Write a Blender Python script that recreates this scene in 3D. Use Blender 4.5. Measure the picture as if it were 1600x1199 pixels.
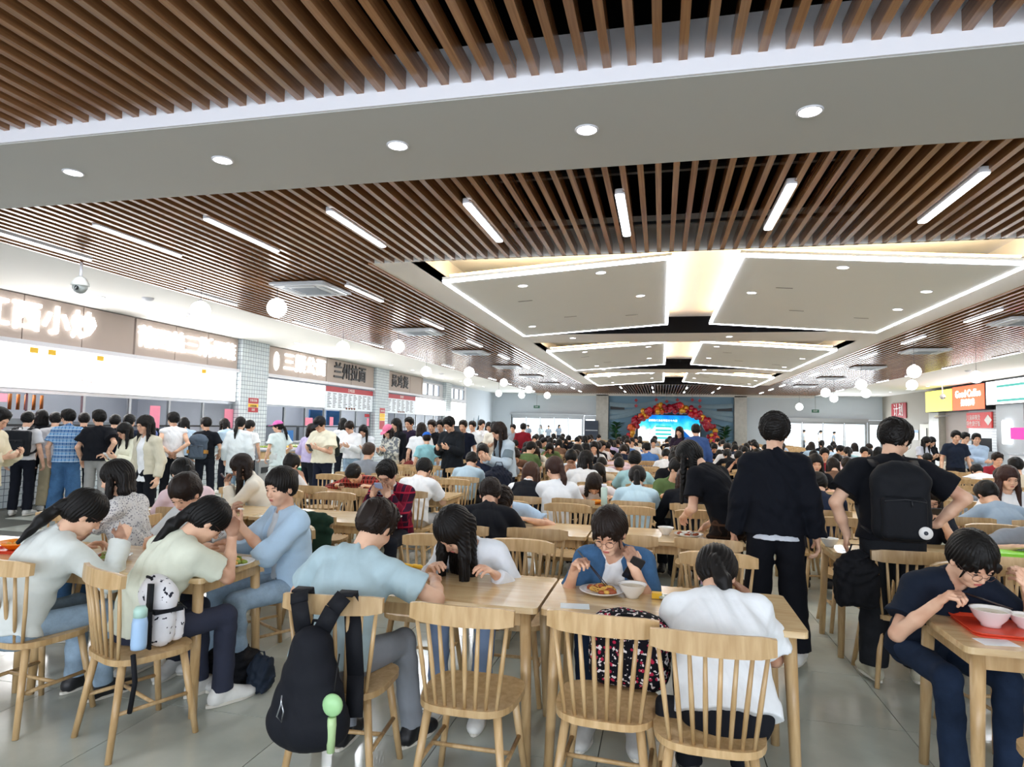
import bpy, math, random
import numpy as np
from mathutils import Vector, Matrix, Euler, Quaternion

SC = bpy.context.scene
for _o in list(bpy.data.objects):
    bpy.data.objects.remove(_o)

# ---------------------------------------------------------------- camera
YAW, PITCH, ROLL = .22957, .06438, .02197
_f = Vector((-math.sin(YAW)*math.cos(PITCH), math.cos(YAW)*math.cos(PITCH), math.sin(PITCH)))
_r = Vector((math.cos(YAW), math.sin(YAW), 0))
_u = _r.cross(_f)
_r2 = _r*math.cos(ROLL)+_u*math.sin(ROLL)
_u2 = -_r*math.sin(ROLL)+_u*math.cos(ROLL)
CAMZ = 1.62
cam = bpy.data.objects.new('camera', bpy.data.cameras.new('camera'))
cam.data.sensor_width = 36
cam.data.lens = 1000/1600*36
cam.data.clip_end = 300
cam.data.clip_start = .05
cam.matrix_world = Matrix(((_r2.x, _u2.x, -_f.x, 0), (_r2.y, _u2.y, -_f.y, 0), (_r2.z, _u2.z, -_f.z, CAMZ), (0, 0, 0, 1)))
SC.collection.objects.link(cam)
SC.camera = cam

# ---------------------------------------------------------------- world, exposure
wd = bpy.data.worlds.new('world'); SC.world = wd; wd.use_nodes = True
_bg = wd.node_tree.nodes['Background']
_bg.inputs[0].default_value = (.86, .93, 1, 1)
_bg.inputs[1].default_value = 3.2
SC.view_settings.view_transform = 'Standard'
SC.view_settings.look = 'None'
SC.view_settings.exposure = 0.08
SC.view_settings.gamma = 1
SC.view_settings.use_curve_mapping = False
SC.cycles.max_bounces = 6
SC.cycles.diffuse_bounces = 4
SC.cycles.glossy_bounces = 3
SC.cycles.transmission_bounces = 4
SC.cycles.sample_clamp_indirect = 4
SC.cycles.caustics_reflective = False
SC.cycles.caustics_refractive = False
SC.cycles.use_denoising = True

def area(name, loc, rot, sx, sy, power, col=(1, 1, 1), spread=180):
    L = bpy.data.lights.new(name, 'AREA'); L.shape = 'RECTANGLE'; L.size = sx; L.size_y = sy
    L.energy = power; L.color = col; L.spread = math.radians(spread)
    o = bpy.data.objects.new(name, L); o.location = loc; o.rotation_euler = rot
    SC.collection.objects.link(o)
    return o
# daylight through the glazing behind the photographer and through the far doors
area('window_daylight', (.5, -6.4, 2.1), (math.radians(90), 0, 0), 15, 2.4, 600, (.80, .87, 1))
area('door_daylight', (-7.3, 41.6, 1.3), (math.radians(-90), 0, 0), 4.6, 2.0, 300, (.9, .95, 1))
area('door_daylight', (9.7, 41.6, 1.3), (math.radians(-90), 0, 0), 5, 2.0, 300, (.9, .95, 1))
# the bands of real linear lamps in the slatted ceiling, one lamp per visible fixture run
LAMP_ROWS = [5.75+3.2*i for i in range(11)]

# ---------------------------------------------------------------- helpers
R = math.radians
col = SC.collection
def s2l(c):
    if isinstance(c, str):
        c = tuple(int(c[i:i+2], 16)/255 for i in (0, 2, 4))
    return tuple(((x/12.92) if x <= .04045 else ((x+.055)/1.055)**2.4) for x in c[:3])+(1,)

class NT:
    def __init__(s, name):
        s.m = bpy.data.materials.new(name); s.m.use_nodes = True
        s.t = s.m.node_tree; s.n = s.t.nodes; s.b = s.n['Principled BSDF']
    def node(s, typ, **k):
        n = s.n.new(typ)
        for a, v in k.items():
            if a in n.inputs.keys() if False else False: pass
            setattr(n, a, v)
        return n
    def link(s, a, b): s.t.links.new(a, b)
    def set(s, **k):
        for a, v in k.items():
            s.b.inputs[a.replace('_', ' ')].default_value = v
        return s
def setup(m, rough=.5, spec=.5, metal=0, emis=None, es=0):
    m.b.inputs['Roughness'].default_value = rough
    m.b.inputs['Specular IOR Level'].default_value = spec
    m.b.inputs['Metallic'].default_value = metal
    if emis:
        m.b.inputs['Emission Color'].default_value = s2l(emis)
        m.b.inputs['Emission Strength'].default_value = es
_mats = {}
def mat(name, c='808080', rough=.5, spec=.5, metal=0, emis=None, es=0, noise=.06, nscale=12, bump=0, objcol=False):
    if name in _mats: return _mats[name]
    m = NT(name); setup(m, rough, spec, metal, emis, es)
    tc = m.node('ShaderNodeTexCoord'); nz = m.node('ShaderNodeTexNoise')
    nz.inputs['Scale'].default_value = nscale; nz.inputs['Detail'].default_value = 4
    m.link(tc.outputs['Object'], nz.inputs['Vector'])
    mr = m.node('ShaderNodeMapRange'); mr.inputs[3].default_value = 1-noise; mr.inputs[4].default_value = 1+noise
    m.link(nz.outputs['Fac'], mr.inputs[0])
    mx = m.node('ShaderNodeVectorMath'); mx.operation = 'SCALE'
    if objcol:
        oi = m.node('ShaderNodeObjectInfo'); m.link(oi.outputs['Color'], mx.inputs[0])
    else: mx.inputs[0].default_value = s2l(c)[:3]
    m.link(mr.outputs[0], mx.inputs['Scale'])
    m.link(mx.outputs[0], m.b.inputs['Base Color'])
    if bump:
        bp = m.node('ShaderNodeBump'); bp.inputs['Strength'].default_value = bump; bp.inputs['Distance'].default_value = .01
        m.link(nz.outputs['Fac'], bp.inputs['Height']); m.link(bp.outputs[0], m.b.inputs['Normal'])
    _mats[name] = m.m
    return m.m
def glow(name, c, es):
    """lamp or lit sign: emission only"""
    if name in _mats: return _mats[name]
    m = NT(name); setup(m, .5, .2, 0, c, es); m.b.inputs['Base Color'].default_value = s2l(c)
    _mats[name] = m.m
    return m.m
def wood(name, c1, c2, scale=(1, 14, 14), rough=.35, spec=.5, vary=0.12, coat=0):
    m = NT(name); setup(m, rough, spec)
    tc = m.node('ShaderNodeTexCoord'); mp = m.node('ShaderNodeMapping'); mp.inputs['Scale'].default_value = scale
    oi = m.node('ShaderNodeObjectInfo')
    ad = m.node('ShaderNodeVectorMath'); ad.operation = 'ADD'
    m.link(tc.outputs['Object'], ad.inputs[0])
    cb = m.node('ShaderNodeCombineXYZ'); 
    ml = m.node('ShaderNodeMath'); ml.operation = 'MULTIPLY'; ml.inputs[1].default_value = 20
    m.link(oi.outputs['Random'], ml.inputs[0])
    for i in range(3): m.link(ml.outputs[0], cb.inputs[i])
    m.link(cb.outputs[0], ad.inputs[1]); m.link(ad.outputs[0], mp.inputs[0])
    nz = m.node('ShaderNodeTexNoise'); nz.inputs['Scale'].default_value = 3; nz.inputs['Detail'].default_value = 6; nz.inputs['Distortion'].default_value = .6
    m.link(mp.outputs[0], nz.inputs['Vector'])
    cr = m.node('ShaderNodeValToRGB'); cr.color_ramp.elements[0].color = s2l(c1); cr.color_ramp.elements[1].color = s2l(c2)
    cr.color_ramp.elements[0].position = .35; cr.color_ramp.elements[1].position = .68
    m.link(nz.outputs['Fac'], cr.inputs[0])
    mr = m.node('ShaderNodeMapRange'); mr.inputs[3].default_value = 1-vary; mr.inputs[4].default_value = 1+vary
    m.link(oi.outputs['Random'], mr.inputs[0])
    vm = m.node('ShaderNodeVectorMath'); vm.operation = 'SCALE'; m.link(cr.outputs[0], vm.inputs[0]); m.link(mr.outputs[0], vm.inputs['Scale'])
    m.link(vm.outputs[0], m.b.inputs['Base Color'])
    if coat: m.b.inputs['Coat Weight'].default_value = coat; m.b.inputs['Coat Roughness'].default_value = .12
    _mats[name] = m.m
    return m.m

def tag(o, label=None, cat=None, group=None, kind=None):
    if label: o['label'] = label
    if cat: o['category'] = cat
    if group: o['group'] = group
    if kind: o['kind'] = kind
    return o
def empty(name, loc=(0, 0, 0), rz=0, label=None, cat=None, group=None, kind=None, parent=None):
    o = bpy.data.objects.new(name, None); col.objects.link(o)
    o.location = loc; o.rotation_euler = (0, 0, rz); o.empty_display_size = .1
    if parent: o.parent = parent
    return tag(o, label, cat, group, kind)
def put(name, me, parent=None, loc=None, rot=None, color=None, mt=None, M=None, scale=None):
    o = bpy.data.objects.new(name, me); col.objects.link(o)
    if parent is not None: o.parent = parent
    if M is not None: o.matrix_local = M
    if loc is not None: o.location = loc
    if rot is not None: o.rotation_euler = rot
    if scale is not None: o.scale = scale
    if color is not None: o.color = s2l(color)
    if mt is not None:
        o.material_slots[0].link = 'OBJECT'; o.material_slots[0].material = mt
    return o
def copy_tree(o, parent=None, loc=None, rz=None):
    c = o.copy(); col.objects.link(c)
    if parent is not None: c.parent = parent
    if loc is not None: c.location = loc
    if rz is not None: c.rotation_euler = (0, 0, rz)
    for ch in o.children: copy_tree(ch, c)
    return c

class MB:
    """collects simple solids into one mesh"""
    def __init__(s): s.v = []; s.f = []; s.mi = []; s.sm = []
    def add(s, vs, fs, mi=0, smooth=False):
        b = len(s.v); s.v += [tuple(v) for v in vs]
        for f in fs: s.f.append([b+i for i in f]); s.mi.append(mi); s.sm.append(smooth)
        return s
    def box(s, a, b, mi=0, M=None, bev=0):
        x0, y0, z0 = [min(a[i], b[i]) for i in range(3)]; x1, y1, z1 = [max(a[i], b[i]) for i in range(3)]
        vs = [(x0, y0, z0), (x1, y0, z0), (x1, y1, z0), (x0, y1, z0), (x0, y0, z1), (x1, y0, z1), (x1, y1, z1), (x0, y1, z1)]
        if M is not None: vs = [M @ Vector(v) for v in vs]
        return s.add(vs, [(3, 2, 1, 0), (4, 5, 6, 7), (0, 1, 5, 4), (1, 2, 6, 5), (2, 3, 7, 6), (3, 0, 4, 7)], mi)
    def prism(s, pts, z0, z1, mi=0, M=None, smooth=False):
        n = len(pts); vs = [(p[0], p[1], z0) for p in pts]+[(p[0], p[1], z1) for p in pts]
        if M is not None: vs = [M @ Vector(v) for v in vs]
        fs = [tuple(range(n-1, -1, -1)), tuple(range(n, 2*n))]
        s.add(vs, fs, mi)
        b = len(s.v)-2*n
        for i in range(n):
            j = (i+1) % n; s.f.append([b+i, b+j, b+n+j, b+n+i]); s.mi.append(mi); s.sm.append(smooth)
        return s
    def tube(s, path, rad, n=8, mi=0, caps=True, flat=None, smooth=True):
        """path of points, rad number or list; flat=(axis vec, factor) squashes"""
        P = [Vector(p) for p in path]; k = len(P)
        rs = rad if hasattr(rad, '__len__') else [rad]*k
        base = len(s.v); prev = None
        for i in range(k):
            t = (P[min(i+1, k-1)]-P[max(i-1, 0)]).normalized()
            a = prev if prev is not None else (Vector((0, 0, 1)) if abs(t.z) < .9 else Vector((1, 0, 0)))
            x = (a - t*a.dot(t)).normalized(); prev = x; y = t.cross(x)
            for j in range(n):
                an = 2*math.pi*j/n
                o = (x*math.cos(an)+y*math.sin(an))*rs[i]
                if flat is not None:
                    fa = Vector(flat[0]); o = o-fa*o.dot(fa)*(1-flat[1])
                s.v.append(tuple(P[i]+o))
        for i in range(k-1):
            for j in range(n):
                a = base+i*n+j; b = base+i*n+(j+1) % n
                s.f.append([a, b, b+n, a+n]); s.mi.append(mi); s.sm.append(smooth)
        if caps:
            s.f.append([base+j for j in range(n-1, -1, -1)]); s.mi.append(mi); s.sm.append(False)
            s.f.append([base+(k-1)*n+j for j in range(n)]); s.mi.append(mi); s.sm.append(False)
        return s
    def lathe(s, prof, n=16, mi=0, M=None, smooth=True):
        base = len(s.v); k = len(prof)
        for r_, z in prof:
            for j in range(n):
                an = 2*math.pi*j/n; v = Vector((r_*math.cos(an), r_*math.sin(an), z))
                s.v.append(tuple(M @ v if M is not None else v))
        for i in range(k-1):
            for j in range(n):
                a = base+i*n+j; b = base+i*n+(j+1) % n
                s.f.append([a, b, b+n, a+n]); s.mi.append(mi); s.sm.append(smooth)
        return s
    def ball(s, c, r_, nu=12, nv=8, mi=0, sc=(1, 1, 1)):
        M = Matrix.Translation(c) @ Matrix.Diagonal((sc[0], sc[1], sc[2], 1))
        prof = [(max(1e-5, r_*math.sin(math.pi*i/nv)), -r_*math.cos(math.pi*i/nv)) for i in range(nv+1)]
        return s.lathe(prof, nu, mi, M)
    def mesh(s, name, *mats):
        me = bpy.data.meshes.new(name); me.from_pydata(s.v, [], s.f)
        for m in mats: me.materials.append(m)
        me.polygons.foreach_set('material_index', s.mi); me.polygons.foreach_set('use_smooth', s.sm)
        me.update()
        return me
    def build(s, name, mats, parent=None, **k):
        if not isinstance(mats, (list, tuple)): mats = [mats]
        return put(name, s.mesh(name, *mats), parent, **k)

def rrect(x0, y0, x1, y1, r_, n=4):
    pts = []
    for cx, cy, a0 in ((x1-r_, y1-r_, 0), (x0+r_, y1-r_, 90), (x0+r_, y0+r_, 180), (x1-r_, y0+r_, 270)):
        for i in range(n+1):
            a = R(a0+90*i/n); pts.append((cx+r_*math.cos(a), cy+r_*math.sin(a)))
    return pts
def struct(name, mb, mt, parent=None, **k):
    o = mb.build(name, mt, parent, **k)
    if parent is None: o['kind'] = 'structure'
    return o
_font = None
_texts = []
def text(name, s, size, mt, parent=None, M=None, ext=.004, align='CENTER', space=1.0, off=0.0):
    cu = bpy.data.curves.new(name, 'FONT'); cu.body = s; cu.size = size; cu.extrude = ext; cu.offset = off
    cu.align_x = align; cu.align_y = 'CENTER'; cu.space_character = space; cu.resolution_u = 2
    cu.materials.append(mt)
    o = bpy.data.objects.new(name, cu); col.objects.link(o)
    _texts.append((o, name, parent, M))
def finish_texts():
    dg = bpy.context.evaluated_depsgraph_get()
    for o, name, parent, M in _texts:
        me = bpy.data.meshes.new_from_object(o.evaluated_get(dg)); cu = o.data
        bpy.data.objects.remove(o); bpy.data.curves.remove(cu)
        put(name, me, parent, M=M)
    _texts.clear()
# ================================================================= implicit surface figures
def V(*a): return np.array(a, float)
def rotx(d): c, s = math.cos(R(d)), math.sin(R(d)); return np.array([[1, 0, 0], [0, c, -s], [0, s, c]])
def roty(d): c, s = math.cos(R(d)), math.sin(R(d)); return np.array([[c, 0, s], [0, 1, 0], [-s, 0, c]])
def rotz(d): c, s = math.cos(R(d)), math.sin(R(d)); return np.array([[c, -s, 0], [s, c, 0], [0, 0, 1]])
def nrm(v): return v/max(1e-9, np.linalg.norm(v))

def cap(a, b, ra, rb=None, k=.02, cut=None, sub=False):
    return dict(t='c', a=np.array(a, float), b=np.array(b, float), ra=ra, rb=ra if rb is None else rb, k=k, cut=cut, sub=sub)
def ell(c, r_, Rm=None, k=.02, sub=False, cut=None):
    return dict(t='e', c=np.array(c, float), r=np.array(r_, float), R=np.eye(3) if Rm is None else Rm, k=k, sub=sub, cut=cut)
def ecap(a, b, ra, rb, xax, k=.03, cut=None):
    """capsule with elliptical section: ra=(across, front-back) radii, xax = across axis"""
    a = np.array(a, float); b = np.array(b, float); z = nrm(b-a); x = nrm(xax-z*np.dot(xax, z)); y = np.cross(z, x)
    return dict(t='x', a=a, b=b, ra=ra, rb=rb, x=x, y=y, z=z, L=np.linalg.norm(b-a), k=k, cut=cut, sub=False)
def rbox(c, h, r_, Rm=None, k=.01, sub=False):
    return dict(t='b', c=np.array(c, float), h=np.array(h, float), r=r_, R=np.eye(3) if Rm is None else Rm, k=k, sub=sub, cut=None)

def _bb(p):
    if p['t'] == 'c': r_ = max(p['ra'], p['rb']); return np.minimum(p['a'], p['b'])-r_, np.maximum(p['a'], p['b'])+r_
    if p['t'] == 'x': r_ = max(*p['ra'], *p['rb']); return np.minimum(p['a'], p['b'])-r_, np.maximum(p['a'], p['b'])+r_
    if p['t'] == 'e': e = np.sqrt(((p['R']*p['r'])**2).sum(1)); return p['c']-e, p['c']+e
    e = np.abs(p['R']) @ (p['h']+0); return p['c']-e-.001, p['c']+e+.001
def _ev(p, X, Y, Z):
    t = p['t']
    if t == 'c':
        a, b = p['a'], p['b']; d = b-a; L2 = max(1e-12, d @ d)
        T = np.clip(((X-a[0])*d[0]+(Y-a[1])*d[1]+(Z-a[2])*d[2])/L2, 0, 1)
        D = np.sqrt((X-a[0]-T*d[0])**2+(Y-a[1]-T*d[1])**2+(Z-a[2]-T*d[2])**2)-(p['ra']+(p['rb']-p['ra'])*T)
    elif t == 'x':
        a = p['a']; L = p['L']; dx, dy, dz = X-a[0], Y-a[1], Z-a[2]
        w = dx*p['z'][0]+dy*p['z'][1]+dz*p['z'][2]; T = np.clip(w/L, 0, 1)
        u = dx*p['x'][0]+dy*p['x'][1]+dz*p['x'][2]; v = dx*p['y'][0]+dy*p['y'][1]+dz*p['y'][2]
        rx = p['ra'][0]+(p['rb'][0]-p['ra'][0])*T; ry = p['ra'][1]+(p['rb'][1]-p['ra'][1])*T; rm = np.minimum(rx, ry)
        e = w-T*L
        D = (np.sqrt((u/rx)**2+(v/ry)**2+(e/rm)**2)-1)*rm
    elif t == 'e':
        c = p['c']; M = p['R']; r_ = p['r']; dx, dy, dz = X-c[0], Y-c[1], Z-c[2]
        q = 0; g = 0
        for i in range(3):
            w = (dx*M[0, i]+dy*M[1, i]+dz*M[2, i])/r_[i]; q = q+w*w; g = g+(w/r_[i])**2
        k0 = np.sqrt(q); D = k0*(k0-1)/np.maximum(np.sqrt(g), 1e-6)
    else:
        c = p['c']; M = p['R']; dx, dy, dz = X-c[0], Y-c[1], Z-c[2]; o = 0; ins = None
        for i in range(3):
            w = np.abs(dx*M[0, i]+dy*M[1, i]+dz*M[2, i])-(p['h'][i]-p['r'])
            ins = w if ins is None else np.maximum(ins, w); o = o+np.maximum(w, 0)**2
        D = np.sqrt(o)+np.minimum(ins, 0)-p['r']
    if p['cut'] is not None:
        for (q, n) in (p['cut'] if isinstance(p['cut'], list) else [p['cut']]):
            D = np.maximum(D, (X-q[0])*n[0]+(Y-q[1])*n[1]+(Z-q[2])*n[2])
    return D
_CO = np.array([[i & 1, (i >> 1) & 1, (i >> 2) & 1] for i in range(8)])
_ED = [(a, b) for a in range(8) for b in range(8) if a < b and bin(a ^ b).count('1') == 1]
def surface(prims, h, planes=(), disp=None, box=None, holes=(), off=0.0):
    """surface nets over smoothly united primitives. planes: (point, normal) keep side where dot<0"""
    pos = [p for p in prims if not p['sub']]
    lo = np.min([_bb(p)[0] for p in pos], 0)-2.5*h-abs(off); hi = np.max([_bb(p)[1] for p in pos], 0)+2.5*h+abs(off)
    if box is not None: lo = np.maximum(lo, box[0]); hi = np.minimum(hi, box[1])
    lo = np.floor(lo/h)*h
    n = np.ceil((hi-lo)/h).astype(int)+1
    ax = [lo[i]+np.arange(n[i])*h for i in range(3)]
    D = np.full(n, .06, np.float32)
    for p in prims:
        a, b = _bb(p); m = p['k']+2*h+.012
        i0 = np.clip(np.floor((a-m-lo)/h).astype(int), 0, n); i1 = np.clip(np.ceil((b+m-lo)/h).astype(int)+1, 0, n)
        if np.any(i1 <= i0): continue
        X = ax[0][i0[0]:i1[0]][:, None, None]; Y = ax[1][i0[1]:i1[1]][None, :, None]; Z = ax[2][i0[2]:i1[2]][None, None, :]
        d = _ev(p, X, Y, Z); sl = (slice(i0[0], i1[0]), slice(i0[1], i1[1]), slice(i0[2], i1[2])); k = p['k']
        if p['sub']:
            o = D[sl]; q = np.maximum(k-np.abs(o+d), 0)/k; D[sl] = np.maximum(o, -d)+q*q*k*.25
        else:
            o = D[sl]; q = np.maximum(k-np.abs(o-d), 0)/k; D[sl] = np.minimum(o, d)-q*q*k*.25
    X = ax[0][:, None, None]; Y = ax[1][None, :, None]; Z = ax[2][None, None, :]
    if disp is not None: D = D+disp(X, Y, Z)
    if off: D = D-off
    for q, nn in planes: D = np.maximum(D, (X-q[0])*nn[0]+(Y-q[1])*nn[1]+(Z-q[2])*nn[2])
    D = D.astype(np.float32)
    if box is None:
        D[0] = D[-1] = .05; D[:, 0] = D[:, -1] = .05; D[:, :, 0] = D[:, :, -1] = .05
    S = D < 0; c = S[:-1, :-1, :-1].astype(np.int8)*0
    for o in _CO: c = c+S[o[0]:n[0]-1+o[0], o[1]:n[1]-1+o[1], o[2]:n[2]-1+o[2]]
    act = (c > 0) & (c < 8)
    for (b0, b1) in holes:
        j0 = np.ceil((b0-lo)/h).astype(int); j1 = np.floor((b1-lo)/h).astype(int)-1
        j0 = np.clip(j0, 0, n-1); j1 = np.clip(j1, 0, n-1)
        if np.all(j1 > j0): act[j0[0]:j1[0], j0[1]:j1[1], j0[2]:j1[2]] = False
    idx = np.argwhere(act)
    if len(idx) == 0: return np.zeros((0, 3)), np.zeros((0, 4), int)
    cv = np.stack([D[idx[:, 0]+o[0], idx[:, 1]+o[1], idx[:, 2]+o[2]] for o in _CO], 1)
    acc = np.zeros((len(idx), 3)); cnt = np.zeros(len(idx))
    for a, b in _ED:
        va, vb = cv[:, a], cv[:, b]; m = (va < 0) != (vb < 0); t = np.where(m, va/np.where(m, va-vb, 1), 0)
        acc += np.where(m[:, None], _CO[a]+t[:, None]*(_CO[b]-_CO[a]), 0); cnt += m
    vs = lo+(idx+acc/np.maximum(cnt, 1)[:, None])*h
    num = np.full(act.shape, -1, np.int64); num[act] = np.arange(len(idx))
    qs = []
    for a in range(3):
        u, w = (a+1) % 3, (a+2) % 3
        s0 = [slice(1, -1)]*3; s0[a] = slice(0, -1); s1 = list(s0); s1[a] = slice(1, None)
        A = S[tuple(s0)]; B = S[tuple(s1)]; e = np.argwhere(A != B)
        if len(e) == 0: continue
        flip = A[tuple(e.T)]
        g = e.copy(); g[:, u] += 1; g[:, w] += 1
        def cell(du, dw):
            q = g.copy(); q[:, u] -= du; q[:, w] -= dw
            return num[tuple(np.minimum(q, np.array(num.shape)-1).T)]
        Q = np.stack([cell(1, 1), cell(0, 1), cell(0, 0), cell(1, 0)], 1)
        Q[~flip] = Q[~flip][:, ::-1]
        qs.append(Q[(Q >= 0).all(1)])
    return vs, np.concatenate(qs) if qs else np.zeros((0, 4), int)
def np_mesh(name, parts, *mats):
    vs = []; fs = []; b = 0
    for v, f in parts:
        vs.append(v); fs.append(f+b); b += len(v)
    v = np.concatenate(vs); f = np.concatenate(fs)
    me = bpy.data.meshes.new(name); me.vertices.add(len(v)); me.vertices.foreach_set('co', v.astype(np.float32).ravel())
    me.loops.add(len(f)*4); me.loops.foreach_set('vertex_index', f.astype(np.int32).ravel())
    me.polygons.add(len(f)); me.polygons.foreach_set('loop_start', np.arange(0, len(f)*4, 4, dtype=np.int32))
    me.polygons.foreach_set('use_smooth', np.ones(len(f), bool))
    for m in mats: me.materials.append(m)
    me.update(calc_edges=True); me.validate()
    return me
def wrinkle(amp=.004, seed=0.0, sc=1.0):
    def f(X, Y, Z):
        a = np.sin((17*X+6*np.sin(9*Z+seed)+5*Y)*sc+seed)*np.sin((13*Z+7*np.sin(8*X+2*seed)+4*Y)*sc)
        b = np.sin((31*Z+9*np.sin(11*X+seed)+13*Y)*sc+2*seed)
        c_ = np.sin((26*X-19*Z+21*Y)*sc+4*np.sin(7*Z+9*X+seed))
        return amp*(.9*a+.45*b*np.abs(a)+.5*c_*np.abs(b))
    return f

# ---------------------------------------------------------------- body model
def ik(a, t, l1, l2, pole):
    a = np.array(a, float); t = np.array(t, float); d = t-a; L = np.linalg.norm(d); L = max(.05, min(L, (l1+l2)*.998)); n = nrm(d)
    x = (l1*l1-l2*l2+L*L)/(2*L); y = math.sqrt(max(0, l1*l1-x*x)); p = np.array(pole, float); p = nrm(p-n*np.dot(p, n))
    return a+n*x+p*y, a+n*L
HEAD = [  # head-local: face +Y, up +Z, origin between the ears
    ('e', (0, -.014, .030), (.077, .096, .090), .02), ('e', (0, .020, -.030), (.060, .070, .082), .03), ('e', (0, .056, -.088), (.026, .024, .020), .03),
    ('e', (0, .072, .022), (.050, .020, .012), .02), ('e', (.034, .058, -.034), (.026, .022, .026), .02), ('e', (-.034, .058, -.034), (.026, .022, .026), .02),
    ('e', (.076, -.006, -.012), (.010, .019, .031), .006), ('e', (-.076, -.006, -.012), (.010, .019, .031), .006),
    ('s', (.031, .101, .002), (.020, .016, .011), .012), ('s', (-.031, .101, .002), (.020, .016, .011), .012),
    ('e', (.031, .078, .001), (.013, .010, .010), .004), ('e', (-.031, .078, .001), (.013, .010, .010), .004),
    ('c', (0, .086, .006), (0, .104, -.026), (.007, .010), .010), ('e', (0, .096, -.031), (.016, .010, .008), .008),
    ('e', (0, .084, -.056), (.023, .011, .006), .004), ('e', (0, .082, -.066), (.019, .011, .007), .004),
]
class Fig:
    """pose -> joints -> primitives, all in the person's own frame (facing +Y, origin on the floor under the pelvis)"""
    def __init__(s, pz=.53, lean=10, lean2=None, side=0, twist=0, hp=20, hy=0, hr=0, hands=None, feet=None, hpose=None, pole=None, build=1.0, sh=.163,
                 curl=(35, 35), px=0, py=0, palm=None, kpole=None, hdir=None):
        s.build = build
        lean2 = lean if lean2 is None else lean2
        T = rotz(twist)
        s.R1 = T @ roty(side) @ rotx(-lean); s.R2 = T @ roty(side) @ rotx(-lean2)
        s.P = V(px, py, pz); s.W = s.P+s.R1 @ V(0, 0, .17); s.C = s.W+s.R2 @ V(0, 0, .15); s.N = s.C+s.R2 @ V(0, -.012, .16)
        s.S = [s.N+s.R2 @ V(x*sh, 0, -.055) for x in (-1, 1)]
        s.RH = rotz(twist+hy) @ roty(side*.5+hr) @ rotx(-hp)
        nd = nrm(s.R2 @ V(0, .1, 1)+s.RH @ V(0, 0, 1)); s.nk = s.N+nd*.085
        s.H = s.nk+s.RH @ V(0, .022, .085)
        hands = hands or [(-.25, .25, pz+.25), (.25, .25, pz+.25)]; pole = pole or [(-1, -.6, -.8), (1, -.6, -.8)]
        s.E = [0, 0]; s.K = [0, 0]; s.A = [0, 0]; s.Wr = [0, 0]
        for i in (0, 1): s.E[i], s.Wr[i] = ik(s.S[i], hands[i], .275, .245, pole[i])
        feet = feet or [(-.12, .42, .09), (.12, .42, .09)]; kpole = kpole or [(-.15, 1, .8), (.15, 1, .8)]
        s.hip = [s.P+s.R1 @ V(x*.088, 0, -.01) for x in (-1, 1)]
        for i in (0, 1): s.K[i], s.A[i] = ik(s.hip[i], feet[i], .415, .41, kpole[i])
        s.fa = [0, 0]
        for i in (0, 1):
            d = s.K[i]-s.hip[i]; d = V(d[0], d[1], 0)
            s.fa[i] = nrm(d) if np.linalg.norm(d) > .08 else V((-1, 1)[i]*.25, 1, 0)/1.03
        s.hd = [nrm(s.Wr[i]-s.E[i]) for i in (0, 1)]
        if hdir:
            for i in (0, 1):
                if hdir[i] is not None: s.hd[i] = nrm(np.array(hdir[i], float))
        s.palm = palm or [(.5, .2, -1), (-.5, .2, -1)]
        s.curl = curl
    def headp(s):
        o = []
        for h in HEAD:
            if h[0] == 'c': o.append(cap(s.H+s.RH @ V(*h[1]), s.H+s.RH @ V(*h[2]), h[3][0], h[3][1], h[4]))
            else: o.append(ell(s.H+s.RH @ V(*h[1]), h[2], s.RH, h[3], sub=h[0] == 's'))
        return o
    def handp(s, i):
        w = s.Wr[i]; d = s.hd[i]; n = np.array(s.palm[i], float); n = nrm(n-d*np.dot(n, d)); sd = np.cross(d, n)*(1 if i else -1)
        c = math.cos; o = [ecap(w-d*.02, w+d*.01, (.026, .020), (.028, .019), sd, .012), ell(w+d*.048, (.039, .050, .015), np.stack([sd, d, n], 1), .012)]
        cu = s.curl[i]
        for j, off in enumerate((.028, .0095, -.0095, -.028)):
            L = (.040, .045, .042, .034)[j]; b = w+d*(.084-.006*abs(j-1.3))+sd*off
            a1 = R(cu*.7+j*4); a2 = R(cu*1.7+j*6)
            m = b+(d*c(a1)+n*math.sin(a1))*L; e = m+(d*c(a2)+n*math.sin(a2))*L*.62; a3 = R(cu*2.5+j*6)
            e2 = e+(d*c(a3)+n*math.sin(a3))*L*.45
            o += [cap(b, m, .0098, .0088, .004), cap(m, e, .0088, .0080, .003), cap(e, e2, .0080, .0066, .003)]
        tb = w+d*.028+sd*.030; tm = tb+nrm(d*.65+sd*.6+n*.45)*.038; te = tm+nrm(d*.8+sd*.1+n*.6)*.030
        o += [cap(w+d*.012+sd*.016, tb, .015, .0135, .010), cap(tb, tm, .0125, .0105, .006), cap(tm, te, .0105, .0080, .004)]
        return o
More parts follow.
